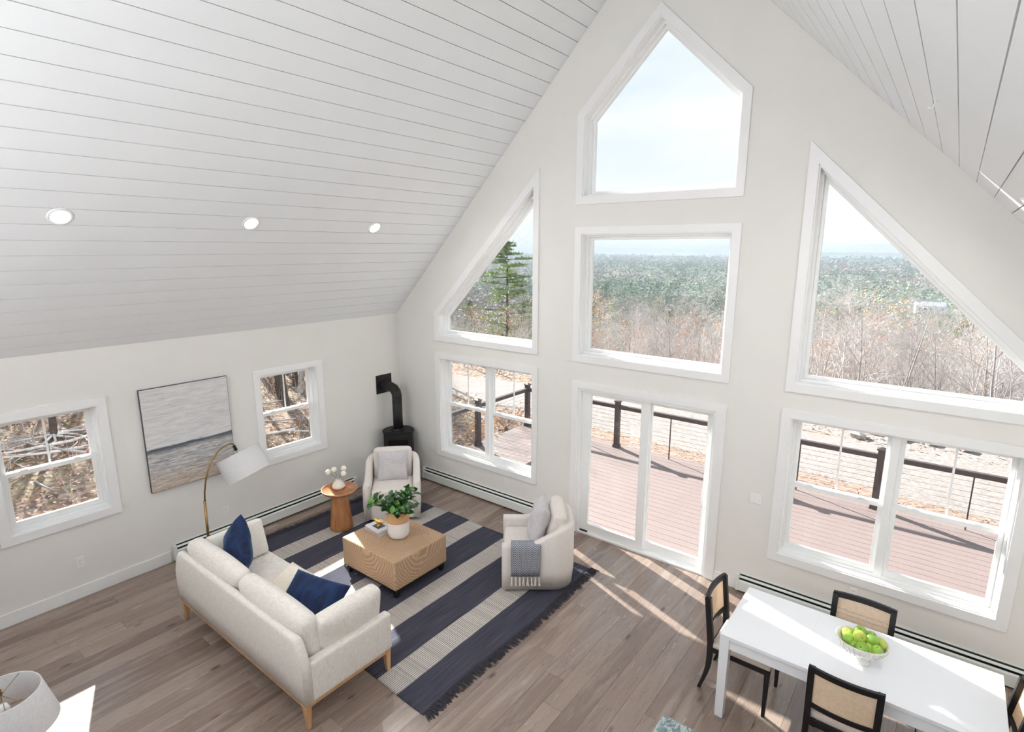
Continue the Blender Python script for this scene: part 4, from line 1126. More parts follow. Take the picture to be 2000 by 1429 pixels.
# ================================================================== outside
def sst(a, b, x):
    t_ = min(1, max(0, (x - a) / (b - a))); return t_ * t_ * (3 - 2 * t_)
DROP = [(0, 0), (4, .3), (20, 7.5), (50, 16), (100, 24), (200, 28.5), (400, 29), (800, 27), (3000, 25.5)]
def drop(d):
    if d <= 0: return 0
    for (a, p), (b, q) in zip(DROP, DROP[1:]):
        if d <= b: return p + (q - p) * (d - a) / (b - a)
    return 25.5
def H(x, y):
    z = -.5 + .03 * sin(x * .9) * sin(y * .7 + 1)
    z += .135 * max(0, min(-x - 1.2, 13)) * (1 - sst(-1.8, 2.6, y))
    z += .05 * sin(x * 1.7 + y) * sst(1.5, 4, -x) * (1 - sst(-1, 4, y))
    d = y - 11.5 - .8 * sin(x * .2)
    z -= drop(d)
    if d > 60: z += 2.2 * sin(x * .013 + y * .004) * sin(y * .011 + 2) * min(1, d / 300)
    return z
def grid_mesh(name, xs, ys, mat, off=0, edge=None, parent=None):
    vs_ = [(x, y, H(x, y) + off) for x in xs for y in ys]; n = len(ys)
    fs = [(i * n + j, (i + 1) * n + j, (i + 1) * n + j + 1, i * n + j + 1) for i in range(len(xs) - 1) for j in range(n - 1)]
    return MB().add(vs_, fs, True).build(name, mat, parent, merge=False)
lin = lambda a, b, n: [a + (b - a) * i / n for i in range(n + 1)]
o = grid_mesh('ground', lin(-60, 40, 125), lin(-20, 60, 100), M['ground']); o['kind'] = 'structure'
ysf = [60 * (1960 / 60) ** (i / 60) for i in range(61)]
vs_ = []; fs = []; na = 60
for y in ysf:
    for k in range(na + 1):
        s_ = -2.2 + 3.2 * k / na; x = 7 + s_ * (y + 6); vs_.append((x, y, H(x, y) - (.3 if y < 61 else 0)))
for i in range(len(ysf) - 1):
    for k in range(na): fs.append((i * (na + 1) + k, i * (na + 1) + k + 1, (i + 1) * (na + 1) + k + 1, (i + 1) * (na + 1) + k))
o = MB().add(vs_, fs, True).build('terrain_valley', M['forest'], merge=False); o['kind'] = 'structure'

# gravel drive and straw mulch strip
def strip_mesh(name, mat, xs, near, far, off, n=6, kind='structure'):
    vs_ = []; fs = []
    for x in xs:
        a, b = near(x), far(x)
        for j in range(n + 1):
            y = a + (b - a) * j / n; vs_.append((x, y, H(x, y) + off * (1 if 0 < j < n else -.3)))
    for i in range(len(xs) - 1):
        for j in range(n): fs.append((i * (n + 1) + j, (i + 1) * (n + 1) + j, (i + 1) * (n + 1) + j + 1, i * (n + 1) + j + 1))
    o = MB().add(vs_, fs, True).build(name, mat, merge=False); o['kind'] = kind; return o
near_e = lambda x: 5.22 + .12 * sin(x * 1.3) - .05 * max(0, -x) * -1
far_e = lambda x: 8.5 - 1.0 * sst(1, -6, x) * 0 - .9 * (1 - sst(-6, 1, x)) + .15 * sin(x * 1.1)
strip_mesh('path_gravel', M['gravel'], lin(-10, 30, 90), near_e, far_e, .012, 10)
strip_mesh('path_gravel_shoulder', M['gravel'], lin(1.5, 30, 60), lambda x: 8.35, lambda x: 9.6 + .3 * sin(x), .008, 4)
strip_mesh('mulch_bed', M['straw'], lin(-.6, 16, 60), lambda x: 3.3, lambda x: near_e(x) + .12, .02, 6)
rg = random.Random(12)
def scatter_quads(name, mat, n, fn, size, label, cat, lift=.02):
    vs_ = []; fs = []
    for _ in range(n):
        x, y = fn(); z = H(x, y) + lift; s_ = rg.uniform(*size); a = rg.uniform(0, 6.28); asp = rg.uniform(.45, .9)
        ux = Vector((cos(a), sin(a), rg.uniform(-.45, .45))) * s_ / 2; uy = Vector((-sin(a), cos(a), rg.uniform(-.45, .45))) * s_ / 2 * asp
        c = Vector((x, y, z + .25 * s_)); b = len(vs_)
        vs_ += [c - ux, c - uy * .9, c + ux, c + uy * .9 + Vector((0, 0, .01))]; fs.append((b, b + 1, b + 2, b + 3))
    o = MB().add(vs_, fs).build(name, mat, merge=False, recalc=False); return tag(o, label, cat, kind='stuff')
side = lambda: (-.4 - 14 * rg.random() ** 1.3, rg.uniform(-8, 5.5))
front = lambda: (rg.uniform(-16, 12), rg.uniform(8.2, 13))
scatter_quads('tan_leaf_litter', M['leaf_tan'], 13000, side, (.035, .08), 'tan fallen leaves covering the slope outside the sash windows', 'leaves')
scatter_quads('rust_leaf_litter', M['leaf_rust'], 6000, side, (.035, .08), 'rust brown fallen leaves on the slope outside the sash windows', 'leaves')
scatter_quads('orange_leaf_litter', M['leaf_orange'], 2500, lambda: side() if rg.random() < .4 else front(), (.04, .08), 'orange fallen leaves beyond the gravel drive', 'leaves')
scatter_quads('dry_leaf_litter', M['leaf_tan'], 5000, front, (.05, .10), 'dry tan leaves on the bank beyond the gravel drive', 'leaves')
mb = MB()
for _ in range(3500):
    x = rg.uniform(-.3, 12); y = rg.uniform(3.75, near_e(x) + .15); z = H(x, y) + .03; a = rg.uniform(0, 6.28); l_ = rg.uniform(.05, .13)
    d = Vector((cos(a), sin(a), rg.uniform(-.25, .35))) * l_; p = Vector((x, y, z)); w2 = Vector((-sin(a), cos(a), 0)) * .006
    mb.add([p - w2, p + w2, p + d + w2, p + d - w2], [(0, 1, 2, 3)])
tag(mb.build('straw_mulch', M['straw_b'], merge=False, recalc=False), 'loose straw mulch in the strip between deck and drive', 'straw', kind='stuff')

# ---------------------------------------------------------------- deck
DZ = -.15; DX0, DX1 = -.16, 9.4
deck = MB().box(DX0 + .05, DX1 - .05, .20, 3.72, DZ - .22, DZ - .03).build('floor_deck', M['deck_dark']); deck['kind'] = 'structure'
y = .205; bm_ = None
while y < 3.74:
    b = MB().box(DX0, DX1, 0, .137, -.026, 0)
    if bm_ is None: bm_ = b.mesh('deck_board', M['deck'], False)
    obj('deck_board', bm_, deck, (0, y, DZ)); y += .143
bx('rim_board', M['deck'], deck, DX0 - .02, DX1 + .02, y, y + .022, DZ - .24, DZ)
bx('rim_board', M['deck'], deck, DX0 - .022, DX0, .2, y, DZ - .24, DZ)

def rail_post():
    pass
POST_ME = MB().box(-.045, .045, -.045, .045, 0, .93).mesh('post', M['rail'], False)
CAP_ME = MB().hexa([(-.062, -.062, .93), (.062, -.062, .93), (.062, .062, .93), (-.062, .062, .93)], [(-.062, -.062, .95), (.062, -.062, .95), (.062, .062, .95), (-.062, .062, .95)])
CAP_ME.hexa([(-.055, -.055, .95), (.055, -.055, .95), (.055, .055, .95), (-.055, .055, .95)], [(-.012, -.012, .975), (.012, -.012, .975), (.012, .012, .975), (-.012, .012, .975)])
CAP_ME = CAP_ME.mesh('post_cap', M['rail'], False)
SKIRT_ME = MB().hexa([(-.065, -.065, 0), (.065, -.065, 0), (.065, .065, 0), (-.065, .065, 0)], [(-.055, -.055, .06), (.055, -.055, .06), (.055, .055, .06), (-.055, .055, .06)]).mesh('post_skirt', M['rail'], False)
def railing(label, posts):
    t = thing('deck_railing', label, 'railing', (0, 0, DZ), 0, 'cable railings around the deck')
    for x, y, own in posts:
        if own:
            p = obj('post', POST_ME, t, (x, y, 0)); obj('post_cap', CAP_ME, p); obj('post_skirt', SKIRT_ME, p)
    for (xa, ya, _), (xb, yb, _) in zip(posts, posts[1:]):
        A, B = Vector((xa, ya, 0)), Vector((xb, yb, 0)); d = (B - A).normalized(); A2 = A + d * .045; B2 = B - d * .045; n_ = Vector((-d.y, d.x, 0))
        q = lambda p, s_, z: tuple(p + n_ * s_ + Vector((0, 0, z)))
        MB().hexa([q(A2, -.032, .79), q(B2, -.032, .79), q(B2, .032, .79), q(A2, .032, .79)], [q(A2, -.036, .862), q(B2, -.036, .862), q(B2, .036, .862), q(A2, .036, .862)]).build('top_rail', M['rail'], t, merge=False)
        for k in range(9): MB().tube([A2 + Vector((0, 0, .085 + k * .079)), B2 + Vector((0, 0, .085 + k * .079))], .0026, 5).build('cable', M['cable'], t, merge=False)
        mid = (A + B) / 2
        if abs(xb - xa) > 1: MB().box(mid.x - .009, mid.x + .009, mid.y - .009, mid.y + .009, 0, .79).build('spindle', M['rail'], t, merge=False)
railing('dark cable railing along the front of the deck, seen through the sliding door', [(-.06, 3.66, True), (2.14, 3.66, True), (4.32, 3.66, True), (6.50, 3.66, True), (8.68, 3.66, True)])
railing('dark cable railing along the deck side, seen through the window by the stove', [(-.06, 3.66, False), (-.06, 2.01, True), (-.06, .26, True)])

# ---------------------------------------------------------------- trees
SH = Vector((SUN_DIR.x, SUN_DIR.y)).normalized(); TE = -SUN_DIR.z / sqrt(SUN_DIR.x ** 2 + SUN_DIR.y ** 2)
def shades_house(x, y, top, rad=1.2):
    if x < 0:
        s_ = -x / SH.x; y0 = y + SH.y * s_
        if -5.4 - rad < y0 < -1.0 + rad and top - s_ * TE > .1: return True
    for yt in (0, 1.8, 3.6):
        if y > yt:
            s_ = (y - yt) / -SH.y; x0 = x + SH.x * s_
            if -1.5 - rad < x0 < 9 + rad and top - s_ * TE > -1.0: return True
    return False
def bare_tree(seed, h=10.0, dens=1.0, spread=.75, lean=.05, r0_=None, start=.22):
    r = random.Random(seed); mb = MB(); tips = []
    def branch(p, d, ln, rad, lev):
        n = 5 if lev == 0 else (3 if lev < 3 else 2); pts = [p.copy()]; rads = [rad]; q = p.copy(); dd = d.copy()
        for i in range(n):
            dd = (dd + Vector((r.uniform(-1, 1), r.uniform(-1, 1), r.uniform(-.2, .7))) * (.06 if lev == 0 else .18)).normalized()
            q = q + dd * ln / n; pts.append(q.copy()); rads.append(rad * (1 - (i + 1) / n * (.82 if lev < 3 else .7)))
        mb.tube(pts, rads, 5 if lev == 0 else (4 if lev == 1 else 3), False, True)
        if lev >= 2: tips.append(pts[-1])
        if lev >= 4: return
        k = int((13, 6, 4, 3)[lev] * dens + r.random())
        for j in range(k):
            t_ = (start + (1 - start) * (j + r.random() * .8) / k) if lev == 0 else (.25 + .75 * (j + r.random()) / k)
            t_ = min(.98, t_); f = t_ * n; i0 = min(n - 1, int(f)); bp_ = pts[i0].lerp(pts[i0 + 1], f - i0)
            az = r.uniform(0, 6.28); tan_ = (pts[i0 + 1] - pts[i0]).normalized()
            side_ = tan_.orthogonal().normalized(); side_.rotate(Matrix.Rotation(az, 3, tan_))
            bd_ = (tan_ * (1 - spread * .45) + side_ * spread + Vector((0, 0, .25))).normalized()
            bl = ln * ((.52 * (1 - t_ * .6)) if lev == 0 else r.uniform(.42, .62)); rr_ = max(.006, rads[i0] * (.42 if lev == 0 else .55))
            branch(bp_, bd_, bl, rr_, lev + 1)
    branch(Vector((0, 0, -.4)), Vector((lean * r.uniform(-1, 1), lean * r.uniform(-1, 1), 1)).normalized(), h, r0_ or h * .0125, 0)
    return mb, tips
def leaf_cloud(tips, n, size, r, spread=.35):
    vs_ = []; fs = []
    for _ in range(n):
        c = r.choice(tips) + Vector((r.gauss(0, spread), r.gauss(0, spread), r.gauss(0, spread))); s_ = r.uniform(*size)
        a = Vector((r.gauss(0, 1), r.gauss(0, 1), r.gauss(0, 1))).normalized(); b = a.orthogonal().normalized() * s_ * .5; c2 = a.cross(b).normalized() * s_ * .4; k = len(vs_)
        vs_ += [c - b, c - c2, c + b, c + c2]; fs.append((k, k + 1, k + 2, k + 3))
    return MB().add(vs_, fs)
rt_ = random.Random(99)
KIND = []     # (trunk mesh, leaf mesh or None, height)
for i in range(6):
    mb, tips = bare_tree(100 + i, 10, 1.0 if i < 4 else .85, .95 if i % 2 else .78, start=.14)
    KIND.append((mb.mesh('branches', M['bark_pale'] if i in (1, 3, 5) else M['bark'], False, False), None))
for i in range(2):
    mb, tips = bare_tree(140 + i, 10, .8, .9, start=.14); rr_ = random.Random(i)
    KIND.append((mb.mesh('branches', M['bark'], False, False), leaf_cloud(tips, 700, (.07, .13), rr_, .22).mesh('leaves', M['leaf_orange'], False, False)))
GROUPS = [(-1.12, -.66, 'the small sloped window'), (-.66, -.235, 'the square window'), (-.235, .16, 'the large sloped window')]
ntree = 0
def put_tree(k, x, y, z, h, label, group):
    global ntree
    t = thing('bare_tree' if KIND[k][1] is None else 'autumn_tree', label, 'tree', (x, y, z), rt_.uniform(0, 6.28), group)
    s_ = h / 10; t.scale = (s_ * rt_.uniform(.9, 1.15), s_ * rt_.uniform(.9, 1.15), s_)
    obj('branches', KIND[k][0], t)
    if KIND[k][1]: obj('leaves', KIND[k][1], t)['kind'] = 'stuff'
    ntree += 1
tries = 0
while ntree < 235 and tries < 4000:
    tries += 1
    gi = rt_.choice([0, 1, 1, 1, 2, 2, 2, 2]); a, b, nm = GROUPS[gi]; s_ = rt_.uniform(a, b); y = 19 + 85 * rt_.random() ** 1.25; x = 7 + s_ * (y + 6); z = H(x, y)
    dist = sqrt((x - 7) ** 2 + (y + 6) ** 2); el_ = radians(-rt_.uniform(5.2, 9.8) if gi != 2 else -rt_.uniform(4.0, 9.5)); h = 3.7 + dist * math.tan(el_) - z
    if h < 4.2 or h > 14: continue
    if shades_house(x, y, z + h): continue
    k = rt_.choice([0, 1, 2, 3, 4, 5, 0, 1, 2, 3, 6 if rt_.random() < .45 else 2, 7 if rt_.random() < .45 else 3])
    if KIND[k][1]: put_tree(k, x, y, z, h, 'small autumn tree with orange leaves seen through %s' % nm, 'autumn trees on the slope')
    else: put_tree(k, x, y, z, h, 'bare grey tree among many on the slope, seen through %s' % nm, 'bare trees on the slope beyond the drive')
mb, tips = bare_tree(150, 10, .9, .95, start=.10); KIND.append((mb.mesh('branches', M['bark'], False, False), leaf_cloud(tips, 900, (.09, .17), random.Random(9), .3).mesh('leaves', M['leaf_orange'], False, False)))
for s_, y, el_, nm in ((-.474, 27, -8.0, 'low in the middle of the square window'), (-.358, 29, -7.2, 'low on the dining side of the square window'), (-.575, 34, -5.6, 'at the stove side edge of the square window'), (-.885, 30, -6.6, 'at the bottom of the small sloped window'),
                       (-.78, 33, -7.0, 'under the tall pine in the small sloped window'), (-.15, 27, -8.6, 'at the bottom corner of the large sloped window'), (-.10, 33, -5.2, 'in the middle of the large sloped window')):
    x = 7 + s_ * (y + 6); z = H(x, y); h = max(3.2, 3.7 + sqrt((x - 7) ** 2 + (y + 6) ** 2) * math.tan(radians(el_)) - z)
    if not shades_house(x, y, z + h): put_tree(8, x, y, z, h, 'orange leaved tree ' + nm, 'orange trees at the top of the slope')
# thicket of saplings along the top of the slope
mb = MB(); rb = random.Random(31)
for _ in range(420):
    s_ = rb.uniform(-1.4, .2); y = rb.uniform(13.5, 50); x = 7 + s_ * (y + 6); z = H(x, y); dist = sqrt((x - 7) ** 2 + (y + 6) ** 2)
    h = min(rb.uniform(1.8, 4.5), 3.7 + dist * math.tan(radians(-6.5)) - z)
    if h < .8 or shades_house(x, y, z + h): continue
    p = Vector((x, y, z - .1)); d = Vector((rb.uniform(-.15, .15), rb.uniform(-.15, .15), 1))
    mb.tube([p, p + d * h * .5, p + d * h + Vector((rb.uniform(-.2, .2), 0, 0))], [.018, .012, .004], 3, False)
    for k in range(6):
        q = p + d * h * rb.uniform(.25, .9); e = Vector((rb.uniform(-1, 1), rb.uniform(-1, 1), rb.uniform(.3, 1.2))).normalized() * h * rb.uniform(.15, .35)
        mb.tube([q, q + e * .5 + Vector((0, 0, .03)), q + e], [.008, .006, .003], 3, False)
for _ in range(420):
    x = rb.uniform(-26, -5.5); y = rb.uniform(8.6, 15); z = H(x, y); h = min(rb.uniform(1.5, 3.6), 3.7 + sqrt((x - 7) ** 2 + (y + 6) ** 2) * math.tan(radians(-9.2)) - z)
    if h < .5: continue
    if shades_house(x, y, z + h): continue
    p = Vector((x, y, z - .1)); d = Vector((rb.uniform(-.1, .1), rb.uniform(-.1, .1), 1))
    mb.tube([p, p + d * h * .5, p + d * h], [.028, .02, .008], 4, False)
    for k in range(5):
        q = p + d * h * rb.uniform(.2, .9); e = Vector((rb.uniform(-1, 1), rb.uniform(-1, 1), rb.uniform(.3, 1.2))).normalized() * h * rb.uniform(.12, .3)
        mb.tube([q, q + e], [.009, .003], 3, False)
tag(mb.build('brushwood', M['bark'], merge=False, recalc=False), 'thicket of bare saplings at the top of the slope', 'brush', kind='stuff')
# woodland trunks and brush seen through the two sash windows
WK = []
for i in range(4):
    mb, tips = bare_tree(300 + i, 13, .55, .8, .08, .17 if i % 2 else .11, .35); WK.append(mb.mesh('branches', M['bark_dark'] if i < 3 else M['bark'], False, False))
wl = 0; tries = 0; rw = random.Random(8)
fixed = [(-6.2, -3.30, .40), (-9.3, -2.2, .36)]
cands = fixed + [(rw.uniform(-22, -6.5), rw.uniform(-1, 9), rw.uniform(.4, .9)) for _ in range(260)] + [(rw.uniform(-26, -7.5), rw.uniform(-9, 11), rw.uniform(.5, 1.0)) for _ in range(400)]
_wb = []
for k in range(22):
    xx_ = -6.0 - 8.5 * rw.random(); f_ = rw.random(); _wb.append((xx_, (.6 + (-5 - xx_) * .547) * (1 - f_) + (1.75 + (-5 - xx_) * .617) * f_, .55))
cands = cands[:2] + _wb + cands[2:]
used = []
def max_top(x, y):
    lim = 99
    s_ = -x / SH.x; y0 = y + SH.y * s_
    if -6.6 < y0 < .2: lim = min(lim, .3 + s_ * TE)
    if y > 0:
        s_ = y / -SH.y; x0 = x + SH.x * s_
        if -1 < x0 < 9.5: lim = min(lim, .1 + s_ * TE)
    for yt in (1.5, 3.2):
        if y > yt:
            s_ = (y - yt) / -SH.y; x0 = x + SH.x * s_
            if -1.5 < x0 < 9.5: lim = min(lim, -.4 + s_ * TE)
    return lim - .3
for x, y, sc in cands:
    if wl >= 80: break
    z = H(x, y)
    is_fixed = (x, y, sc) in fixed
    if x > -9 and 4.6 < y < 8.8: continue
    if not is_fixed:
        sc = min(sc, (max_top(x, y) - z) / 12.6)
        if sc < .2 or any((x - a) ** 2 + (y - b) ** 2 < .30 for a, b in used): continue
    used.append((x, y))
    t = thing('woodland_tree', 'grey tree trunk with exposed pale roots, just outside the sash window nearest the camera' if x == -6.2 else 'dark trunked tree in the woods outside the sash windows', 'tree', (x, y, z), rw.uniform(0, 6.28), None if x == -6.2 else 'trees in the side woods')
    t.scale = (sc, sc, sc) if is_fixed else (max(sc, .55), max(sc, .55), sc)
    br = obj('branches', WK[1 if is_fixed else rw.randrange(4)], t)
    if x == -6.2:
        t.rotation_euler.z = 0
        for k in range(9):
            a = 2 * pi * k / 9 + .3; mbr = MB(); pts = []; l_ = rw.uniform(1.6, 4.2) if cos(a) > -.3 else 1.0
            for j in range(7):
                f = j / 6; rr_ = .10 + l_ * f; aa = a + .45 * sin(f * 5 + k); px, py = rr_ * cos(aa), rr_ * sin(aa); pts.append((px, py, (H(x + px * sc, y + py * sc) - z) / sc + .18 * (1 - f) ** 2 + .03 + .05 * abs(sin(f * 7 + k))))
            mbr.tube(pts, [.07, .05, .04, .034, .028, .022, .012], 6, False); mbr.build('root', M['bark_pale'], t, merge=False)
    wl += 1
# fallen branches on the slope
rbk = random.Random(17)
FB = []
for i in range(3):
    mb, _t = bare_tree(400 + i, 2.2, .35, .7, .05, .035, .3); mb.xf(Matrix.Rotation(radians(86), 4, 'X')); FB.append(mb.mesh('branches', M['bark_pale'] if i else M['bark'], False, False))
for i in range(22):
    x = -1.6 - 6.5 * rbk.random(); y = rbk.uniform(-5.5, 2.2)
    t = thing('fallen_branch', 'bare fallen branch lying on the leafy slope outside the sash windows', 'branch', (x, y, H(x, y) + .06), rbk.uniform(0, 6.28), 'fallen branches on the slope'); s_ = rbk.uniform(.5, 1.1); t.scale = (s_, s_, s_)
    obj('branches', FB[i % 3], t)
# undergrowth of thin stems and rusty leaves at the slope
mb = MB(); tp = []
for _ in range(260):
    x = -2 - 12 * rbk.random() ** .8; y = rbk.uniform(-7, 4); z = H(x, y); h = rbk.uniform(.25, .9); p = Vector((x, y, z))
    for k in range(3):
        d = Vector((rbk.uniform(-.4, .4), rbk.uniform(-.4, .4), 1)) * h * rbk.uniform(.6, 1); mb.tube([p, p + d * .5, p + d + Vector((.03, .02, 0))], [.006, .005, .002], 3, False); tp.append(p + d * .9)
tag(mb.build('undergrowth_stems', M['bark'], merge=False, recalc=False), 'thin bare stems of undergrowth on the slope outside', 'undergrowth', kind='stuff')
tag(leaf_cloud(tp, 1500, (.04, .09), rbk, .09).build('undergrowth_leaves', M['leaf_rust'], merge=False, recalc=False), 'rust coloured leaves clinging to the undergrowth outside', 'leaves', kind='stuff')
# orange shrub beside the deck
def shrub(label, x, y, s_, mat, seed):
    r = random.Random(seed); t = thing('shrub', label, 'shrub', (x, y, H(x, y))); mb = MB(); tp = []
    for _ in range(26):
        d = Vector((r.uniform(-.8, .8), r.uniform(-.8, .8), r.uniform(.5, 1))) * s_; q = d * .5 + Vector((r.uniform(-.08, .08), 0, .06)); mb.tube([(0, 0, 0), q, d], [.010, .007, .003], 3, False); tp += [q, d, d * .8]
        for k in range(3):
            e = d * r.uniform(.4, .9); e2 = e + Vector((r.uniform(-.3, .3), r.uniform(-.3, .3), r.uniform(.1, .3))) * s_; mb.tube([e, e2], [.005, .002], 3, False); tp.append(e2)
    mb.build('stems', M['bark'], t, merge=False); lf_ = leaf_cloud(tp, 130, (.05, .09), r, .07).build('leaves', mat, t, merge=False, recalc=False); lf_['kind'] = 'stuff'
shrub('orange leaved shrub beside the deck post outside the window', -.75, 2.75, .50, M['leaf_orange'], 1)
shrub('rusty shrub beyond the deck side railing', -1.05, 1.25, .42, M['leaf_rust'], 2)
shrub('straggling tan shrub further along the drive verge', -2.3, 3.6, .62, M['leaf_tan'], 3)
shrub('low orange shrub at the corner of the deck railing', -.95, 4.0, .48, M['leaf_orange'], 4)
# rocks on the far side of the drive
rk = random.Random(4)
for i in range(26):
    x = 6.3 + rk.gauss(0, .8); y = 9.1 + rk.gauss(0, .3); s_ = rk.uniform(.07, .19); mb = MB()
    bm2 = bmesh.new(); bmesh.ops.create_icosphere(bm2, subdivisions=1, radius=s_)
    for v in bm2.verts: v.co = v.co * rk.uniform(.75, 1.2); v.co.z *= .7
    me = bpy.data.meshes.new('rock'); bm2.to_mesh(me); bm2.free(); me.materials.append(M['rock'])
    tag(obj('rock', me, None, (x, y, H(x, y) + s_ * .3)), 'grey rock in the heap across the gravel drive', 'rock', 'rocks heaped across the drive')
# pines
def pine_mesh(seed, h=16, whorls=15, rmax=3.4, irregular=.3, nper=6, clump=12, flat=False):
    r = random.Random(seed); tb = MB().tube([(0, 0, -1), (.05, .03, h * .5), (0, .05, h)], [h * .016, h * .010, .02], 7, False); nd = MB()
    for bi in range(whorls * nper):
        f = .16 + .84 * ((bi + r.random()) / (whorls * nper)) ** .9; z = h * f; rad = (rmax * (1 - f) ** .62 + .3) * (.72 + .5 * abs(sin(f * 9 + seed)))
        a = r.uniform(0, 6.28); L_ = rad * r.uniform(.45, 1.12); up_ = r.uniform(.02, .35) if not flat else r.uniform(-.02, .14)
        e = Vector((cos(a) * L_, sin(a) * L_, L_ * up_)); p0 = Vector((0, 0, z)); tb.tube([p0, p0 + e * .5 + Vector((0, 0, -.06)), p0 + e], [.05, .03, .01], 3, False)
        for c in range(clump):
            t_ = .35 + .7 * r.random(); q = p0 + e * t_ + Vector((r.gauss(0, .3), r.gauss(0, .3), r.uniform(-.05, .2) if not flat else r.uniform(-.02, .1)))
            for n_ in range(5):
                d = Vector((r.gauss(0, 1), r.gauss(0, 1), r.gauss(.4, .5) if not flat else r.gauss(.3, .3))).normalized() * r.uniform(.3, .55) * (h / 16); s2 = d.orthogonal().normalized() * .075 * (h / 16)
                nd.add([q - s2, q + s2, q + d], [(0, 1, 2)])
    return tb.mesh('trunk', M['bark_dark'], False, False), nd.mesh('needles', None, False, False)
PK = []
for i in range(3):
    a, b = pine_mesh(50 + i, 16, 15, (3.4, 2.8, 3.8)[i], .35); b.materials.append(M['needle'] if i != 1 else M['needle_b']); PK.append((a, b))
def put_pine(k, x, y, h, label, group=None):
    t = thing('pine_tree', label, 'tree', (x, y, H(x, y)), rt_.uniform(0, 6.28), group); s_ = h / 16; t.scale = (s_, s_, s_)
    obj('trunk', PK[k][0], t); obj('needles', PK[k][1], t)['kind'] = 'stuff'
ha, hb = pine_mesh(63, 16, 10, 7.4, .35, 7, 30, flat=True); hb.materials.append(M['needle_b']); PK.append((ha, hb))
d0 = 62; x, y = 7 - .622 * d0, -6 + .783 * d0
put_pine(3, x, y, 4.3 - H(x, y), 'tall green pine standing out against the haze in the small sloped window')
put_pine(1, x + 1.9, y + 4.5, -.6 - H(x + 1.9, y + 4.5), 'shorter pine beside the tall pine in the small sloped window')
rp = random.Random(77)
for i in range(80):
    gi = rp.choice([1, 1, 1, 2, 2]); a, b, nm = GROUPS[gi]; s_ = rp.uniform(a, b); y = rp.uniform(85, 260); x = 7 + s_ * (y + 6)
    put_pine(rp.randrange(3), x, y, rp.uniform(9, 16), 'green pine rising among bare trees down the valley, seen through %s' % nm, 'pines down the valley')
for i in range(16):
    gi = (1, 1, 2, 2, 2, 0)[i % 6]; a, b, nm = GROUPS[gi]; s_ = rp.uniform(a, b); y = rp.uniform(48, 95); x = 7 + s_ * (y + 6); z = H(x, y); dist = sqrt((x - 7) ** 2 + (y + 6) ** 2)
    h = 3.7 + dist * math.tan(radians(-rp.uniform(5.0, 7.5))) - z
    if 4 < h < 15 and not shades_house(x, y, z + h): put_pine(rp.randrange(3), x, y, h, 'green pine standing in the bare woods on the slope, seen through %s' % nm, 'pines on the slope')
# forest of the valley
def crown(mb, p, s_, h, r, conifer):
    vs_ = []; fs = []
    near_ = p[1] < 350; g = r.gauss
    for k in range(36 if near_ else 14):
        z = r.random(); q = (1 - z) ** .8 if conifer else sqrt(max(.05, 1 - (2 * z - .9) ** 2)) * .9
        a = r.uniform(0, 6.28); rad = s_ * q * r.uniform(.35, 1.0); cx, cy_, cz = p[0] + cos(a) * rad, p[1] + sin(a) * rad, p[2] + z * h
        t_ = s_ * (r.uniform(.12, .24) if near_ else r.uniform(.2, .36)) * .8; b = len(vs_)
        for _ in range(3): vs_.append((cx + g(0, t_), cy_ + g(0, t_), cz + g(0, t_ * .7)))
        fs.append((b, b + 1, b + 2))
    mb.add(vs_, fs)
rfo = random.Random(41); mg, mbr = MB(), MB()
for i in range(24000):
    y = 105 * (1930 / 105) ** (rfo.random()); s_ = rfo.uniform(-1.35, .3); x = 7 + s_ * (y + 6)
    if 290 < y < 385 and abs(x + 1.9) < 15: continue
    gr = sin(x * .011 + y * .006) + sin(y * .017 + 1.3) + rfo.uniform(-1.2, 1.2) > -.55
    sz = rfo.uniform(2.0, 3.6) * (1 + y / 900); crown(mg if gr else mbr, (x, y, H(x, y) - 2), sz, rfo.uniform(5, 8.5) * (1 + y / 2600), rfo, gr)
tag(mg.build('evergreen_forest', M['forest_green'], merge=False, recalc=False), 'hazy evergreen forest filling the valley', 'forest', kind='stuff')
tag(mbr.build('leafless_forest', M['forest_bare'], merge=False, recalc=False), 'hazy leafless forest filling the valley', 'forest', kind='stuff')
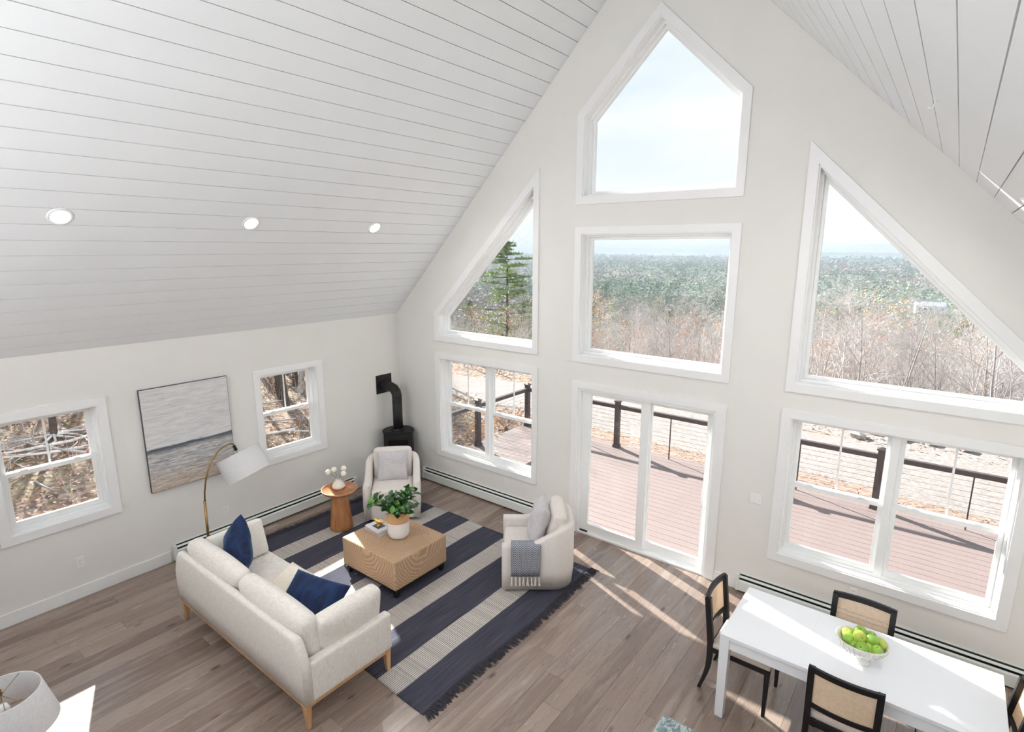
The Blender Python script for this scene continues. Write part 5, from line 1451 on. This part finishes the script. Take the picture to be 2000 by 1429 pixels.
# far farm building
fb = thing('farm_building', 'distant white farm building in the valley, seen through the large sloped window', 'building', (-1.9, 365, H(-1.9, 365) + 1.2), radians(12)); fb.scale = (.72, .72, .62)
MB().box(-9, 9, -4, 4, -3, 5).build('walls', M['house_wall'], fb)
MB().add([(-9.4, -4.6, 4.8), (9.4, -4.6, 4.8), (9.4, 0, 8), (-9.4, 0, 8), (-9.4, 4.6, 4.8), (9.4, 4.6, 4.8)], [(0, 1, 2, 3), (3, 2, 5, 4), (0, 3, 4), (1, 5, 2), (0, 4, 5, 1)]).build('roof', M['house_roof'], fb)
for k in range(5): MB().box(-7.4 + k * 3.4, -5.8 + k * 3.4, -4.06, -4, 1.4, 3.2).build('window', M['black_glass'], fb)
# lake and hills
o = MB().add([(-9000, 1900, -26.5), (6000, 1900, -26.5), (6000, 4000, -26.5), (-9000, 4000, -26.5)], [(0, 1, 2, 3)]).build('lake', M['water']); o['kind'] = 'structure'
def ridge(name, y0, dep, x0, x1, fn, n=90):
    vs_ = []; fs = []
    for i in range(n + 1):
        x = x0 + (x1 - x0) * i / n; h = fn(x)
        vs_ += [(x, y0, -30), (x, y0 + dep * .35, -30 + h * .6), (x, y0 + dep * .6, -30 + h), (x, y0 + dep, -45)]
    for i in range(n):
        for j in range(3): fs.append((i * 4 + j, (i + 1) * 4 + j, (i + 1) * 4 + j + 1, i * 4 + j + 1))
    o = MB().add(vs_, fs, True).build(name, M['hill'], merge=False); o['kind'] = 'structure'
ridge('hills_far_shore', 3600, 500, -7000, 2500, lambda x: 30 + 3.5 * sin(x * .0021) + 2 * sin(x * .0083 + 1))
ridge('mountains_far', 4300, 700, -7000, 3000, lambda x: 33 + 21 * sst(-2700, -1700, x) * (.78 + .28 * sin(x * .0036 + 1.1)) + 3 * sin(x * .009))
ridge('mountains_right', 2900, 600, -640, 1500, lambda x: 24 + 32 * sst(-640, -380, x) * (.82 + .26 * sin(x * .007 + 3.4)) + 2 * sin(x * .022))
# haze lying over the valley
q = N('valley_haze'); vsn = q.n('ShaderNodeVolumeScatter', Density=.00030, Anisotropy=.0); vsn.inputs['Color'].default_value = (.76, .87, 1, 1)
vab = q.n('ShaderNodeVolumeAbsorption', Density=.00036); vab.inputs['Color'].default_value = (.0, .06, .16, 1); vad = q.t.nodes.new('ShaderNodeAddShader')
q.l(vsn.outputs[0], vad.inputs[0]); q.l(vab.outputs[0], vad.inputs[1]); q.l(vad.outputs[0], q.o.inputs['Volume']); q.t.nodes.remove(q.b)
hz_ = MB().box(-15000, 9000, 26, 8000, -62, 24).build('haze', q.m, merge=False); tag(hz_, 'pale blue haze lying over the valley', 'haze', kind='stuff')
